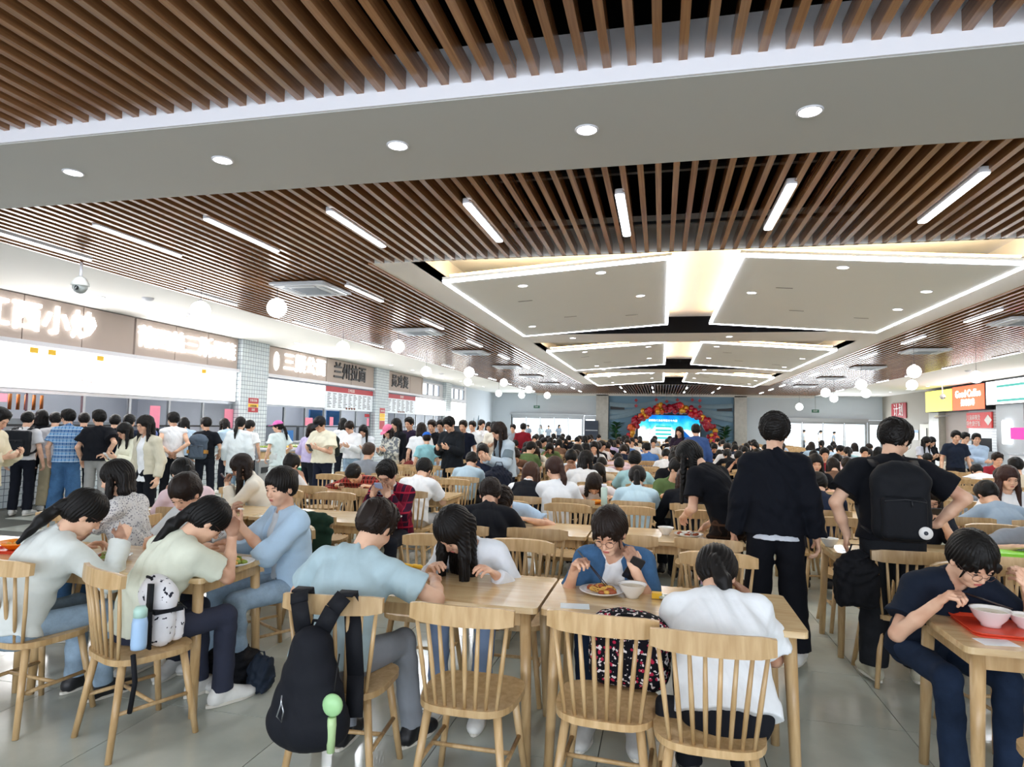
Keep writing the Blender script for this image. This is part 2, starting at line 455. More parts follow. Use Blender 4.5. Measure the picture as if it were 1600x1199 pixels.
    def bodyp(s):
        b = s.build; xa = s.R2 @ V(1, 0, 0); x1 = s.R1 @ V(1, 0, 0)
        o = [ecap(s.P, s.W, (.130*b, .088*b), (.108*b, .078*b), x1, .04), ecap(s.W, s.C, (.108*b, .078*b), (.120*b, .086*b), xa, .04),
             ecap(s.C, s.N-(s.R2 @ V(0, 0, .06)), (.120*b, .086*b), (.105*b, .065*b), xa, .05),
             cap(s.N-(s.nk-s.N)*.3, s.nk+s.RH @ V(0, 0, .03), .056, .050, .03)]
        for i in (0, 1):
            o += [cap(s.N+s.R2 @ V((-1, 1)[i]*.05, 0, -.03), s.S[i], .045, .046, .04), cap(s.S[i], s.E[i], .045*b, .036*b, .03), cap(s.E[i], (s.E[i]+s.Wr[i])/2, .036*b, .034*b, .015), cap((s.E[i]+s.Wr[i])/2, s.Wr[i], .034*b, .024, .015)]
            o += [cap(s.hip[i], s.K[i], .070*b, .048*b, .03), cap(s.K[i], s.K[i]*.6+s.A[i]*.4, .046*b, .048*b, .02), cap(s.K[i]*.6+s.A[i]*.4, s.A[i], .046*b, .032, .02),
                  cap(s.A[i], s.A[i]+s.fa[i]*.13-V(0, 0, .055), .032, .024, .02)]
        return o
    def body(s, h, hf, name, mt):
        hd = s.headp(); al = s.bodyp()+hd
        parts = []; holes = []
        hc = s.H; b0, b1 = hc-.145, hc+.155
        fine = [(b0, b1)]
        for i in (0, 1):
            hp = s.handp(i); al = al+hp
            w = s.Wr[i]+s.hd[i]*.085; fine.append((w-.088, w+.088))
        for b0, b1 in fine: parts.append(surface(al, hf, box=(b0, b1)))
        parts.append(surface(al, h, holes=[(b0+1.2*h, b1-1.2*h) for b0, b1 in fine]))
        return np_mesh(name, parts, mt)
    def top(s, h, mt, sleeve='short', loose=.018, hem=.02, wr=.004, seed=0., collar=False, long_=0, openf=False, neck=.062, sit=True):
        b = s.build; L = loose; xa = s.R2 @ V(1, 0, 0); x1 = s.R1 @ V(1, 0, 0); up = s.R1 @ V(0, 0, 1)
        lo = s.P-up*(hem+.02+long_)
        o = [ecap(lo, s.W, (.150*b+L*1.6, .106*b+L*1.6), (.122*b+L*1.3, .092*b+L*1.3), x1, .05, cut=(s.P-up*(hem+long_), -up)), ecap(s.W, s.C, (.122*b+L*1.3, .092*b+L*1.3), (.136*b+L, .100*b+L), xa, .05),
             ecap(s.C, s.N-(s.R2 @ V(0, 0, .055)), (.136*b+L, .100*b+L), (.118*b+L, .076*b+L*.6), xa, .06),
             cap(s.N-(s.nk-s.N)*.35, s.N+(s.nk-s.N)*(.55 if collar else .18), .064, .060 if collar else .058, .03)]
        for i in (0, 1):
            o.append(cap(s.N+s.R2 @ V((-1, 1)[i]*.05, 0, -.028), s.S[i], .050+L*.4, .052+L*.5, .04))
            if sleeve == 'none': continue
            if sleeve == 'short':
                f = .68; e = s.S[i]*(1-f)+s.E[i]*f; dr = nrm(s.E[i]-s.S[i])
                o.append(cap(s.S[i], e+dr*.02, .050*b+L*.6, .050*b+L*1.35, .035, cut=(e, dr)))
            else:
                o.append(cap(s.S[i], s.E[i], .050*b+L*.6, .042*b+L*.9, .035))
                f = {'long': .93, 'roll': .35}[sleeve]; e = s.E[i]*(1-f)+s.Wr[i]*f; dr = nrm(s.Wr[i]-s.E[i])
                o.append(cap(s.E[i], e+dr*.02, .042*b+L*.8, .030*b+L*.9, .02, cut=(e, dr)))
                if sleeve == 'long': o.append(cap(e-dr*.035, e+dr*.01, .033+L*.5, .033+L*.5, .004, cut=(e+dr*.004, dr)))
        if neck: o.append(dict(cap(s.N+(s.nk-s.N)*.25+s.R2 @ V(0, .012, 0), s.nk+s.RH @ V(0, .01, .10), neck*.93, .075, .006), sub=True))
        if openf:  # open shirt front: a wedge removed down the chest
            a = s.N+s.R2 @ V(0, .115, .0); bb = s.P+s.R1 @ V(0, .15, -.12)
            o.append(dict(cap(a, bb, .066, .105, .01), sub=True))
        return np_mesh('top', [surface(o, h, disp=wrinkle(wr, seed) if wr else None)], mt)
    def pants(s, h, mt, wide=.0, hemz=.07, wr=.004, seed=0., short=False, belt=.07):
        b = s.build; x1 = s.R1 @ V(1, 0, 0); up = s.R1 @ V(0, 0, 1)
        o = [ecap(s.P-up*.02, s.P+up*.08, (.150*b, .112*b), (.128*b, .092*b), x1, .04, cut=(s.P+up*belt, up))]
        for i in (0, 1):
            o.append(cap(s.hip[i], s.K[i], .086*b+wide*.3, .060*b+wide*.7, .035))
            e = s.K[i]+(s.A[i]-s.K[i])*(1.0 if not short else .3); dr = nrm(s.A[i]-s.K[i])
            o.append(cap(s.K[i], e+dr*.03, .062*b+wide*.7, .056+wide, .025, cut=(e+dr*.005, dr)))
        return np_mesh('trousers', [surface(o, h, disp=wrinkle(wr, seed+3))], mt)
    def skirt(s, h, mt, lenz=.55, seed=0.):
        x1 = s.R1 @ V(1, 0, 0); up = s.R1 @ V(0, 0, 1); kn = (s.K[0]+s.K[1])/2; an = (s.A[0]+s.A[1])/2; e = kn+(an-kn)*lenz
        o = [ecap(s.P-up*.02, s.P+up*.08, (.15, .115), (.125, .095), x1, .04, cut=(s.P+up*.07, up)), ecap((s.hip[0]+s.hip[1])/2, kn, (.19, .11), (.21, .09), x1, .06), ecap(kn, e, (.20, .10), (.23, .13), x1, .06, cut=(e-V(0, 0, .02), V(0, 0, -1)))]
        return np_mesh('skirt', [surface(o, h, disp=wrinkle(.008, seed, 1.4))], mt)
    def Mhead(s):
        M = Matrix([list(s.RH[i])+[s.H[i]] for i in range(3)]+[[0, 0, 0, 1]]); return M
    def hair(s, h, mt, kind='short', seed=0., amp=.0028, length=.30, front=False, tail=None, vol=0.005):
        """hair in the person's frame; hanging strands follow gravity and rest on the back"""
        Q = lambda x, y, z: s.H+s.RH @ V(x, y, z)
        o = [ell(Q(0, -.018, .036+vol*.4), (.090+vol, .109+vol, .099+vol), s.RH, .01)]
        if kind in ('short', 'cap'):
            o += [ell(Q(0, -.05, .0), (.080, .066, .075), s.RH, .02), ell(Q(0, .030, .095), (.070, .062, .035), s.RH, .03)]
            o += [ell(Q(0, .115, -.030), (.082, .078, .098), s.RH, .01, sub=True), ell(Q(.095, .012, -.055), (.040, .038, .055), s.RH, .01, sub=True), ell(Q(-.095, .012, -.055), (.040, .038, .055), s.RH, .01, sub=True), ell(Q(0, -.02, -.165), (.2, .2, .10), s.RH, .02, sub=True)]
        else:
            o += [ell(Q(0, -.045, -.005), (.085, .072, .085), s.RH, .02)]
            o += [ell(Q(0, .125, -.045), (.062, .078, .100), s.RH, .015, sub=True)]
            if kind in ('pony', 'bun'):
                o += [ell(Q(.095, .01, -.06), (.034, .036, .055), s.RH, .01, sub=True), ell(Q(-.095, .01, -.06), (.034, .036, .055), s.RH, .01, sub=True), ell(Q(0, -.02, -.175), (.2, .2, .10), s.RH, .02, sub=True)]
            if front: o += [cap(Q(-.05, .085, .055), Q(-.045, .098, .028), .012, .006, .01), cap(Q(.0, .095, .058), Q(.0, .104, .026), .012, .005, .01), cap(Q(.05, .085, .055), Q(.045, .098, .028), .012, .006, .01), cap(Q(.068, .06, .02), Q(.070, .062, -.06), .008, .003, .008), cap(Q(-.068, .06, .02), Q(-.070, .062, -.06), .008, .003, .008)]
            if kind == 'pony':
                a = Q(0, -.105, .025); back = s.RH @ V(0, -1, 0); b_ = a+back*.045+V(0, 0, -.05)
                tgt = s.H+np.array(tail, float) if tail is not None else None
                if tgt is None: tgt = b_+nrm(V(0, 0, -1)*.9+back*.22)*length
                m = b_*.55+tgt*.45+back*.012
                o += [cap(a+back*-.02, b_, .024, .028, .01), cap(b_, m, .030, .036, .01), cap(m, tgt, .036, .010, .01)]
            if kind == 'bun':
                o += [ell(Q(0, -.115, .055), (.042, .036, .040), s.RH, .008)]
            if kind in ('long', 'bob'):
                L = length if kind == 'long' else .10
                bk = s.RH @ V(0, -1, 0)
                for x in (-.055, -.02, .02, .055):
                    a = Q(x, -.075, .0); m = a+V(0, 0, -.12)+bk*.01; e = m+nrm(V(x*.5, 0, -1)+nrm(s.C-s.N)*.8)*(L-.06)
                    o += [cap(a, m, .034+vol, .034+vol, .015), cap(m, e, .034+vol, .018+vol, .015)]
                for x in (-.078, .078):
                    a = Q(x, .0, .01); m = a+V(x*.15, 0, -.13); o += [cap(Q(x*.85, .03, .05), a, .018+vol*.6, .022+vol, .012), cap(a, m, .022+vol, .022+vol, .012)]
                    if kind == 'long': o += [cap(m, m+V(x*.1, .01, -L*.72), .022+vol, .009+vol*.6, .012)]
        hc = s.H; rt = s.RH.T
        def disp(X, Y, Z):
            dx, dy, dz = X-hc[0], Y-hc[1], Z-hc[2]
            u = rt[0, 0]*dx+rt[0, 1]*dy+rt[0, 2]*dz; v = rt[1, 0]*dx+rt[1, 1]*dy+rt[1, 2]*dz; w = rt[2, 0]*dx+rt[2, 1]*dy+rt[2, 2]*dz
            if kind in ('short', 'cap'): return amp*1.3*np.sin(95*u+30*np.sin(28*v+seed)+20*w)*np.sin(60*v+25*w+seed*2)
            return amp*np.sin(34*np.arctan2(u, v+.01)+3*np.sin(30*w+seed)+150*u*(w < -.05))+amp*.5*np.sin(130*u+60*v+seed)
        if kind == 'cap': disp = None
        return np_mesh('hair', [surface(o, h, disp=disp)], mt)
# ================================================================= materials
def skin_mat():
    m = NT('skin'); setup(m, .5, .35)
    tc = m.node('ShaderNodeTexCoord'); nz = m.node('ShaderNodeTexNoise'); nz.inputs['Scale'].default_value = 9; m.link(tc.outputs['Object'], nz.inputs['Vector'])
    cr = m.node('ShaderNodeValToRGB'); cr.color_ramp.elements[0].color = s2l('c89478'); cr.color_ramp.elements[1].color = s2l('e2b89c')
    cr.color_ramp.elements[0].position = .3; cr.color_ramp.elements[1].position = .6
    m.link(nz.outputs['Fac'], cr.inputs[0])
    oi = m.node('ShaderNodeObjectInfo'); mx = m.node('ShaderNodeMix', data_type='RGBA', blend_type='MULTIPLY'); mx.inputs[0].default_value = 1
    m.link(cr.outputs[0], mx.inputs[6]); m.link(oi.outputs['Color'], mx.inputs[7]); m.link(mx.outputs[2], m.b.inputs['Base Color'])
    m.b.inputs['Subsurface Weight'].default_value = 0
    return m.m
SKIN = skin_mat()
CLOTH = mat('cotton cloth', rough=.85, spec=.15, noise=.05, nscale=30, bump=.15, objcol=True)
NYLON = mat('nylon', rough=.75, spec=.25, noise=.10, nscale=40, bump=.15, objcol=True)
PLAST = mat('plastic', rough=.3, spec=.5, noise=.02, objcol=True)
LEATH = mat('shoe leather', rough=.45, spec=.4, noise=.08, nscale=30, objcol=True)
HAIRM = mat('hair', rough=.5, spec=.22, noise=.25, nscale=60, objcol=True)
def pattern_mat(name, base, kind, c2, c3=None, sc=1.0, thr=.5):
    m = NT(name); setup(m, .85, .15)
    tc = m.node('ShaderNodeTexCoord'); sp = m.node('ShaderNodeSeparateXYZ'); m.link(tc.outputs['Object'], sp.inputs[0])
    def band(out, freq, th, soft=.05):
        a = m.node('ShaderNodeMath', operation='MULTIPLY'); a.inputs[1].default_value = freq; m.link(out, a.inputs[0])
        f = m.node('ShaderNodeMath', operation='FRACT'); m.link(a.outputs[0], f.inputs[0])
        g = m.node('ShaderNodeMath', operation='LESS_THAN'); g.inputs[1].default_value = th; m.link(f.outputs[0], g.inputs[0]); return g.outputs[0]
    def mixc(fac, a, b, asock=None):
        x = m.node('ShaderNodeMix', data_type='RGBA'); m.link(fac, x.inputs[0])
        if asock is None: x.inputs[6].default_value = s2l(a)
        else: m.link(asock, x.inputs[6])
        x.inputs[7].default_value = s2l(b); return x.outputs[2]
    if kind == 'plaid':
        c = mixc(band(sp.outputs[0], 13*sc, thr), base, c2); c = mixc(band(sp.outputs[2], 13*sc, .18), None, c3, c); c = mixc(band(sp.outputs[0], 26*sc, .12), None, c3, c)
        d = m.node('ShaderNodeMix', data_type='RGBA', blend_type='MULTIPLY'); m.link(band(sp.outputs[2], 6.5*sc, .5), d.inputs[0]); m.link(c, d.inputs[6]); d.inputs[7].default_value = (.55, .6, .7, 1); c = d.outputs[2]
    elif kind == 'stripe':
        c = mixc(band(sp.outputs[2], 55*sc, .35), base, c2)
    elif kind in ('spots', 'camo'):
        nz = m.node('ShaderNodeTexVoronoi' if kind == 'spots' else 'ShaderNodeTexNoise'); nz.inputs['Scale'].default_value = 22*sc; m.link(tc.outputs['Object'], nz.inputs['Vector'])
        g = m.node('ShaderNodeMath', operation='LESS_THAN'); g.inputs[1].default_value = thr; m.link(nz.outputs[0], g.inputs[0]); c = mixc(g.outputs[0], base, c2)
        if c3:
            n2 = m.node('ShaderNodeTexNoise'); n2.inputs['Scale'].default_value = 30*sc; m.link(tc.outputs['Object'], n2.inputs['Vector'])
            g2 = m.node('ShaderNodeMath', operation='GREATER_THAN'); g2.inputs[1].default_value = .6; m.link(n2.outputs[0], g2.inputs[0]); c = mixc(g2.outputs[0], None, c3, c)
    m.link(c, m.b.inputs['Base Color']); _mats[name] = m.m
    return m.m
PLAID_BLUE = pattern_mat('blue plaid', '4f83b8', 'plaid', '7aa4cc', 'c4d8e6', 1.5)
PLAID_RED = pattern_mat('red plaid', '6a1028', 'plaid', '35122a', 'a02038', .9)
PLAID_RED2 = pattern_mat('red check', '9a2c28', 'plaid', '4a1818', 'c87060', 1.6)
PLAID_DARK = pattern_mat('dark plaid', '2a1e18', 'plaid', '1a1412', '4a3426', .8)
STRIPE_GREY = pattern_mat('grey striped cloth', 'd0d0d4', 'stripe', '8a8a94')
BLOUSE = pattern_mat('patterned blouse cloth', 'd8d8d8', 'spots', '8c8e96', None, 3, .35)
FLORAL = pattern_mat('flowered cloth', '14141c', 'spots', 'b02848', 'e8e0e0', 1.6, .28)
SCRIPT = pattern_mat('speckled canvas', 'e6e6ea', 'camo', '2a2c38', None, 1.6, .36)
CAMO = pattern_mat('mottled cloth', 'c8c8be', 'camo', '70757a', None, .8, .5)
def denim(name, c):
    m = NT(name); setup(m, .85, .15); tc = m.node('ShaderNodeTexCoord'); nz = m.node('ShaderNodeTexNoise'); nz.inputs['Scale'].default_value = 4; nz.inputs['Detail'].default_value = 8; nz.inputs['Roughness'].default_value = .7
    m.link(tc.outputs['Object'], nz.inputs['Vector']); cr = m.node('ShaderNodeValToRGB'); a = s2l(c); cr.color_ramp.elements[0].color = tuple(x*.72 for x in a[:3])+(1,); cr.color_ramp.elements[1].color = tuple(min(1, x*1.3) for x in a[:3])+(1,)
    cr.color_ramp.elements[0].position = .35; cr.color_ramp.elements[1].position = .65; m.link(nz.outputs['Fac'], cr.inputs[0]); m.link(cr.outputs[0], m.b.inputs['Base Color']); _mats[name] = m.m
    return m.m
DENIM = denim('mid blue denim', '3f6288'); DENIM_L = denim('light blue denim', '8fa5b8'); DENIM_D = denim('dark denim', '1f2c42')
OAK = wood('pale oiled wood', 'b39264', 'ccae82', (10, 10, 1.5), .32, .45, .10)
OAKT = wood('pale table wood', 'cbab7c', 'dfc69a', (1.2, 9, 9), .17, .5, .06, .25)
SLAT = wood('slat wood', '8a6040', 'a67850', (14, .4, 14), .22, .5, .10, .3)
WHITE = mat('white plaster', 'e6e4de', .7, .3, noise=.015, nscale=3)
CEILW = mat('white ceiling paint', 'eceae6', .75, .25, noise=.012, nscale=2)
BLACK = mat('black void', '0a0a0c', .9, .1)
STEEL = mat('brushed steel', 'b4b8be', .28, .5, .9, noise=.05)
ALU = mat('aluminium frame', 'a8adb2', .4, .5, .7, noise=.03)
DARKM = mat('dark metal frame', '2a2c30', .45, .5, .3)
LIPS = mat('lips', 'b0605a', .5, .3); EYEM = mat('dark eyes', '181210', .2, .6); BROW = mat('eyebrow hair', '1c1614', .8, .1)
GLASSF = mat('spectacle wire', '5a4038', .3, .5, .4)
CERAM = mat('white glazed ceramic', 'eeeeec', .15, .5, noise=.01)
FOOD_R = mat('red braised food', '9c4a22', .4, .5, noise=.5, nscale=60); FOOD_Y = mat('yellow noodles', 'd8a850', .45, .4, noise=.3, nscale=70); FOOD_G = mat('green vegetables', '8aa048', .45, .4, noise=.4, nscale=70)
TRAY = mat('orange red tray plastic', 'd8452a', .35, .5, noise=.02); BOWLO = mat('orange bowl plastic', 'f08c14', .3, .5, noise=.02)

# shared face pieces, head-local
def face_meshes():
    e = MB(); b = MB(); l = MB()
    for x in (-1, 1):
        e.ball((x*.031, .0865, .001), .0065, 10, 6, sc=(1.75, .55, .62))
        b.tube([(x*.014, .0905, .019), (x*.030, .0925, .024), (x*.047, .080, .019)], [.0016, .0026, .0012], 6)
    l.ball((0, .0935, -.0565), .01, 12, 6, sc=(1.95, .42, .30)); l.ball((0, .0915, -.0645), .01, 12, 6, sc=(1.65, .42, .36))
    g = MB()
    for x in (-1, 1):
        pts = [(x*.032+.021*math.cos(R(a)), .106-.25*abs(.021*math.cos(R(a)))*(1 if x*math.cos(R(a)) > 0 else .2), -.002+.019*math.sin(R(a))) for a in range(0, 375, 24)]
        g.tube(pts, .0013, 5, caps=False); g.tube([(x*.052, .103, .004), (x*.079, .06, .006), (x*.082, -.004, .002)], .0012, 5)
    g.tube([(-.012, .108, .004), (0, .111, .006), (.012, .108, .004)], .0012, 5)
    return e.mesh('eyes', EYEM), b.mesh('eyebrows', BROW), l.mesh('lips', LIPS), g.mesh('glasses', GLASSF)
EYES, BROWS, LIPM, GLASSES = face_meshes()
def shoe_mesh():
    o = [ecap(V(0, -.055, .035), V(0, .10, .028), (.036, .040), (.043, .030), V(1, 0, 0), .02), ell(V(0, .135, .028), (.046, .06, .034), None, .02), cap(V(0, -.045, .05), V(0, -.02, .10), .040, .040, .02), cap(V(0, -.01, .085), V(0, .09, .045), .034, .030, .03)]
    return np_mesh('shoe', [surface(o, .011, planes=[(V(0, 0, 0), V(0, 0, -1)), (V(0, 0, .108), V(0, 0, 1))])], LEATH)
SHOE = shoe_mesh()
SOLE = MB().prism([(.045*math.cos(a)*(1 if math.sin(a) > 0 else .86), .045+.148*math.sin(a)) for a in [2*math.pi*i/20 for i in range(20)]], 0, .016).mesh('sole', mat('shoe sole rubber', 'd8d4c8', .7))

_cache = {}
def cached(key, fn):
    if key not in _cache: _cache[key] = fn()
    return _cache[key]
HAIRC = ['0e0c0b', '120e0c', '0b0a0a', '1c120d', '100d0c']
def person(label, loc, rz, figkey, fig, top=None, bottom=None, hair=None, shoe='e8e8e4', skin='ffffff', face=True, glasses=False, detail=0, group=None, cap_c=None, scale=1.0, jacket=None):
    """detail 0 crowd, 1 middle distance, 2 near. Meshes are shared between people in one pose."""
    h = (.016, .011, .0075)[detail]; hf = (.0085, .0060, .0040)[detail]; hh = (.0125, .0080, .0050)[detail]
    root = empty('person', loc, rz, label, 'person', group); root.scale = (scale,)*3
    put('body', cached((figkey, 'b', detail), lambda: fig.body(h, hf, 'body', SKIN)), root, color=skin)
    t = dict(top or {}); tc = t.pop('color', 'e0e4e6'); tm = t.pop('mat', None); nm = t.pop('name', 'shirt')
    def addtop(t, tc, tm, nm, key):
        m0 = cached((figkey, key, detail, tuple(sorted(t.items()))), lambda: fig.top(h*.95, CLOTH, **t))
        return put(nm, m0, root, color=tc, mt=tm)
    addtop(t, tc, tm, nm, 't')
    if jacket:
        j = dict(jacket); jc = j.pop('color', '888888'); jm = j.pop('mat', None); jn = j.pop('name', 'jacket'); addtop(j, jc, jm, jn, 'j')
    b = dict(bottom or {}); bc = b.pop('color', '20222a'); bm = b.pop('mat', None); kind = b.pop('kind', 'pants'); bn = b.pop('name', 'trousers' if kind == 'pants' else 'skirt')
    m1 = cached((figkey, kind, detail, tuple(sorted(b.items()))), lambda: (fig.pants if kind == 'pants' else fig.skirt)(h, CLOTH, **b))
    put(bn, m1, root, color=bc, mt=bm)
    hr = dict(hair or {}); hc = hr.pop('color', '18130f')
    def hk(v): return tuple(v) if isinstance(v, (list, np.ndarray)) else v
    m2 = cached((figkey, 'h', detail, tuple(sorted((k, hk(v)) for k, v in hr.items()))), lambda: fig.hair(hh, HAIRM, **hr))
    put('hair', m2, root, color=hc)
    MH = fig.Mhead()
    if cap_c:
        put('cap', CAPM, root, color=cap_c, M=MH)
    if face:
        put('eyes', EYES, root, M=MH); put('eyebrows', BROWS, root, M=MH); put('lips', LIPM, root, M=MH)
    if glasses: put('glasses', GLASSES, root, M=MH)
    if shoe and not (detail == 0 and loc[1] > 13):
        for i in (0, 1):
            a = fig.A[i]; d = fig.fa[i]; an = math.atan2(-d[0], d[1])
            M = Matrix.Translation((a[0]+d[0]*.01, a[1]+d[1]*.01, a[2]-.088)) @ Matrix.Rotation(an, 4, 'Z')
            s = put('shoe', SHOE, root, color=shoe, M=M)
            if detail: put('sole', SOLE, s)
    return root
def cap_mesh():
    o = [ell(V(0, -.015, .050), (.096, .116, .098), None, .01, cut=(V(0, 0, .048), V(0, -.1, -1)))]
    o.append(dict(ell(V(0, -.015, .045), (.089, .109, .090), None, .004), sub=True))
    o.append(ell(V(0, .125, .045), (.070, .075, .008), rotx(-8), .01, cut=(V(0, .07, 0), V(0, -1, 0))))
    return np_mesh('cap', [surface(o, .006)], NYLON)
CAPM = cap_mesh()
# ================================================================= the hall
HC = 3.75
XL, XR, YB, YF = -11.1, 12.8, -6.6, 42.0
# floor: near tiles are pieces with real joints, the far run continues as material
def floor_mats():
    m = NT('polished floor tile'); setup(m, .16, .5)
    tc = m.node('ShaderNodeTexCoord'); oi = m.node('ShaderNodeObjectInfo')
    nz = m.node('ShaderNodeTexNoise'); nz.inputs['Scale'].default_value = 2.2; nz.inputs['Detail'].default_value = 8
    m.link(tc.outputs['Object'], nz.inputs['Vector'])
    cr = m.node('ShaderNodeValToRGB'); cr.color_ramp.elements[0].color = s2l('aab0a6'); cr.color_ramp.elements[1].color = s2l('c2c6bc'); cr.color_ramp.elements[0].position = .35; cr.color_ramp.elements[1].position = .7
    m.link(nz.outputs['Fac'], cr.inputs[0])
    mr = m.node('ShaderNodeMapRange'); mr.inputs[3].default_value = .97; mr.inputs[4].default_value = 1.03; m.link(oi.outputs['Random'], mr.inputs[0])
    vm = m.node('ShaderNodeVectorMath'); vm.operation = 'SCALE'; m.link(cr.outputs[0], vm.inputs[0]); m.link(mr.outputs[0], vm.inputs['Scale']); m.link(vm.outputs[0], m.b.inputs['Base Color'])
    m2 = NT('floor tiles, far run'); setup(m2, .18, .5)
    tc = m2.node('ShaderNodeTexCoord'); mp = m2.node('ShaderNodeMapping'); mp.inputs['Location'].default_value = (-1.31, 0, 0); m2.link(tc.outputs['Object'], mp.inputs[0])
    br = m2.node('ShaderNodeTexBrick'); br.offset = 0; br.inputs['Scale'].default_value = 1; br.inputs['Brick Width'].default_value = .8; br.inputs['Row Height'].default_value = .8; br.inputs['Mortar Size'].default_value = .004
    br.inputs['Color1'].default_value = s2l('b0b5ab'); br.inputs['Color2'].default_value = s2l('babfb5'); br.inputs['Mortar'].default_value = s2l('5c605a'); m2.link(mp.outputs[0], br.inputs['Vector']); m2.link(br.outputs[0], m2.b.inputs['Base Color'])
    return m.m, m2.m
TILE, TILEFAR = floor_mats()
YT = 10.4
fl = MB(); fl.box((XL-3, YB, -.1), (XR+3, YT, -.006)); fl.box((XL-3, YT, -.1), (XR+3, 60, 0), 1)
floor = fl.build('floor', [mat('tile grout', '4a4d48', .8), TILEFAR]); floor['kind'] = 'structure'
_t = MB().box((-.3975, -.3975, -.006), (.3975, .3975, .0)).mesh('tile', TILE)
for j in range(13):
    for i in range(-14, 14):
        x = 1.31+.8*i+.4; y = .0+.8*j+.4
        p = Vector((x, y, 0)) - Vector((0, 0, 0))
        if y < 1.2 or x < -YT*1.15 or x > 2.0+y*.62 or x < -.9-y*1.12 or x < XL+.4: continue
        put('floor_tile', _t, floor, loc=(x, y, 0), rot=(0, 0, 0))
fl2 = MB().box((XL, YB, -.006), (XR, 1.2-.4, 0)).build('floor_tile', TILEFAR, floor); fl2['kind'] = 'stuff'

# walls
tilewall = NT('small white wall tiles'); setup(tilewall, .25, .5)
_tc = tilewall.node('ShaderNodeTexCoord'); _sp = tilewall.node('ShaderNodeSeparateXYZ'); tilewall.link(_tc.outputs['Object'], _sp.inputs[0]); _ad = tilewall.node('ShaderNodeMath', operation='ADD'); tilewall.link(_sp.outputs[0], _ad.inputs[0]); tilewall.link(_sp.outputs[1], _ad.inputs[1]); _cb = tilewall.node('ShaderNodeCombineXYZ'); tilewall.link(_ad.outputs[0], _cb.inputs[0]); tilewall.link(_sp.outputs[2], _cb.inputs[1])
_br = tilewall.node('ShaderNodeTexBrick'); _br.offset = 0; _br.inputs['Scale'].default_value = 1; _br.inputs['Brick Width'].default_value = .11; _br.inputs['Row Height'].default_value = .11; _br.inputs['Mortar Size'].default_value = .006
for a, b in (('Color1', 'd4dde0'), ('Color2', 'c8d2d8'), ('Mortar', '6a7480')): _br.inputs[a].default_value = s2l(b)
tilewall.link(_cb.outputs[0], _br.inputs['Vector']); tilewall.link(_br.outputs[0], tilewall.b.inputs['Base Color']); TILEW = tilewall.m
WALLB = mat('pale blue grey wall paint', 'c4ccd4', .7, .3, noise=.02, nscale=2)
WALLG = mat('warm grey panel wall', 'a09a90', .6, .3, noise=.02, nscale=2)
TAUPE = mat('taupe sign board', 'b3a49a', .5, .3, noise=.02, nscale=3)
SILL = mat('white trim', 'e2e2e8', .5, .4, noise=.01)
MARBLE = mat('veined pale marble', 'b6b4ac', .3, .5, noise=.25, nscale=5)
w = MB(); w.box((XL-.2, YB, 0), (XL-.0, 7.2, 4.6)); w.box((XL-.2, 35.6, 0), (XL, YF, 4.6)); w.box((XL-.2, 7.2, 3.6), (XL-.02, 35.6, 4.6)); w.box((XL-.2, 7.2, 0), (XL-.02, 35.6, .9))
struct('wall_left', w, WALLB)
w = MB(); w.box((XR, YB, 0), (XR+.2, YF, 4.6)); struct('wall_right', w, WALLG)
w = MB(); w.box((XL-.2, YB-.2, 0), (XR+.2, YB, .7)); w.box((XL-.2, YB-.2, 3.3), (XR+.2, YB, 4.6))
for x in np.linspace(XL, XR, 7): w.box((x-.2, YB-.2, .7), (x+.2, YB, 3.3))
struct('wall_back', w, WALLB)
# far wall with its two glazed entrances
w = MB(); w.box((XL, YF, 2.35), (-4.1, YF+.2, 4.6)); w.box((XL, YF, 0), (-9.75, YF+.2, 2.35)); w.box((5.1, YF, 2.35), (XR, YF+.2, 4.6)); w.box((5.1, YF, 0), (6.6, YF+.2, 2.35)); w.box((-4.1, YF, 0), (-3.3, YF+.2, 4.6)); w.box((4.4, YF, 0), (5.1, YF+.2, 4.6)); w.box((-3.3, YF+.05, 0), (4.4, YF+.2, 4.6))
struct('wall_far', w, WALLB)
glassm = NT('clear glass'); setup(glassm, .02, .5); glassm.b.inputs['Transmission Weight'].default_value = 1; glassm.b.inputs['Base Color'].default_value = (.93, .97, .97, 1); glassm.b.inputs['IOR'].default_value = 1.05; GLASS = glassm.m
def glazed(name, x0, x1, nd, n):
    r_ = empty(name, ((x0+x1)/2, YF+.05, 0), 0); r_['kind'] = 'structure'
    cx = (x0+x1)/2
    f = MB()
    for x in (x0, x1): f.box((x-cx-.06, -.05, 0), (x-cx+.06, .05, 2.3))
    f.box((x0-cx, -.12, 2.16), (x1-cx, .05, 2.34)); f.build('door_frame', ALU, r_)
    wd_ = (x1-x0)/nd
    for i in range(nd):
        a = x0-cx+i*wd_
        l = MB(); l.box((a+.01, -.02, .05), (a+.05, .02, 2.16)); l.box((a+wd_-.05, -.02, .05), (a+wd_-.01, .02, 2.16)); l.box((a+.05, -.02, .02), (a+wd_-.05, .02, .12)); l.box((a+.05, -.02, 2.08), (a+wd_-.05, .02, 2.16))
        d = l.build('door_leaf', ALU, r_)
        MB().box((a+.05, -.006, .12), (a+wd_-.05, .006, 2.08)).build('glass_pane', GLASS, d)
        MB().tube([(a+(.09 if i % 2 else wd_-.09), -.05, .8), (a+(.09 if i % 2 else wd_-.09), -.05, 1.4)], .014, 6).build('door_handle', STEEL, d)
    return r_
glazed('door_1', -9.75, -5.0, 5, 1); glazed('door_2', 7.2, 11.9, 4, 2); glazed('window_1', 12.05, 12.75, 1, 3); glazed('door_3', -4.85, -4.15, 1, 4)
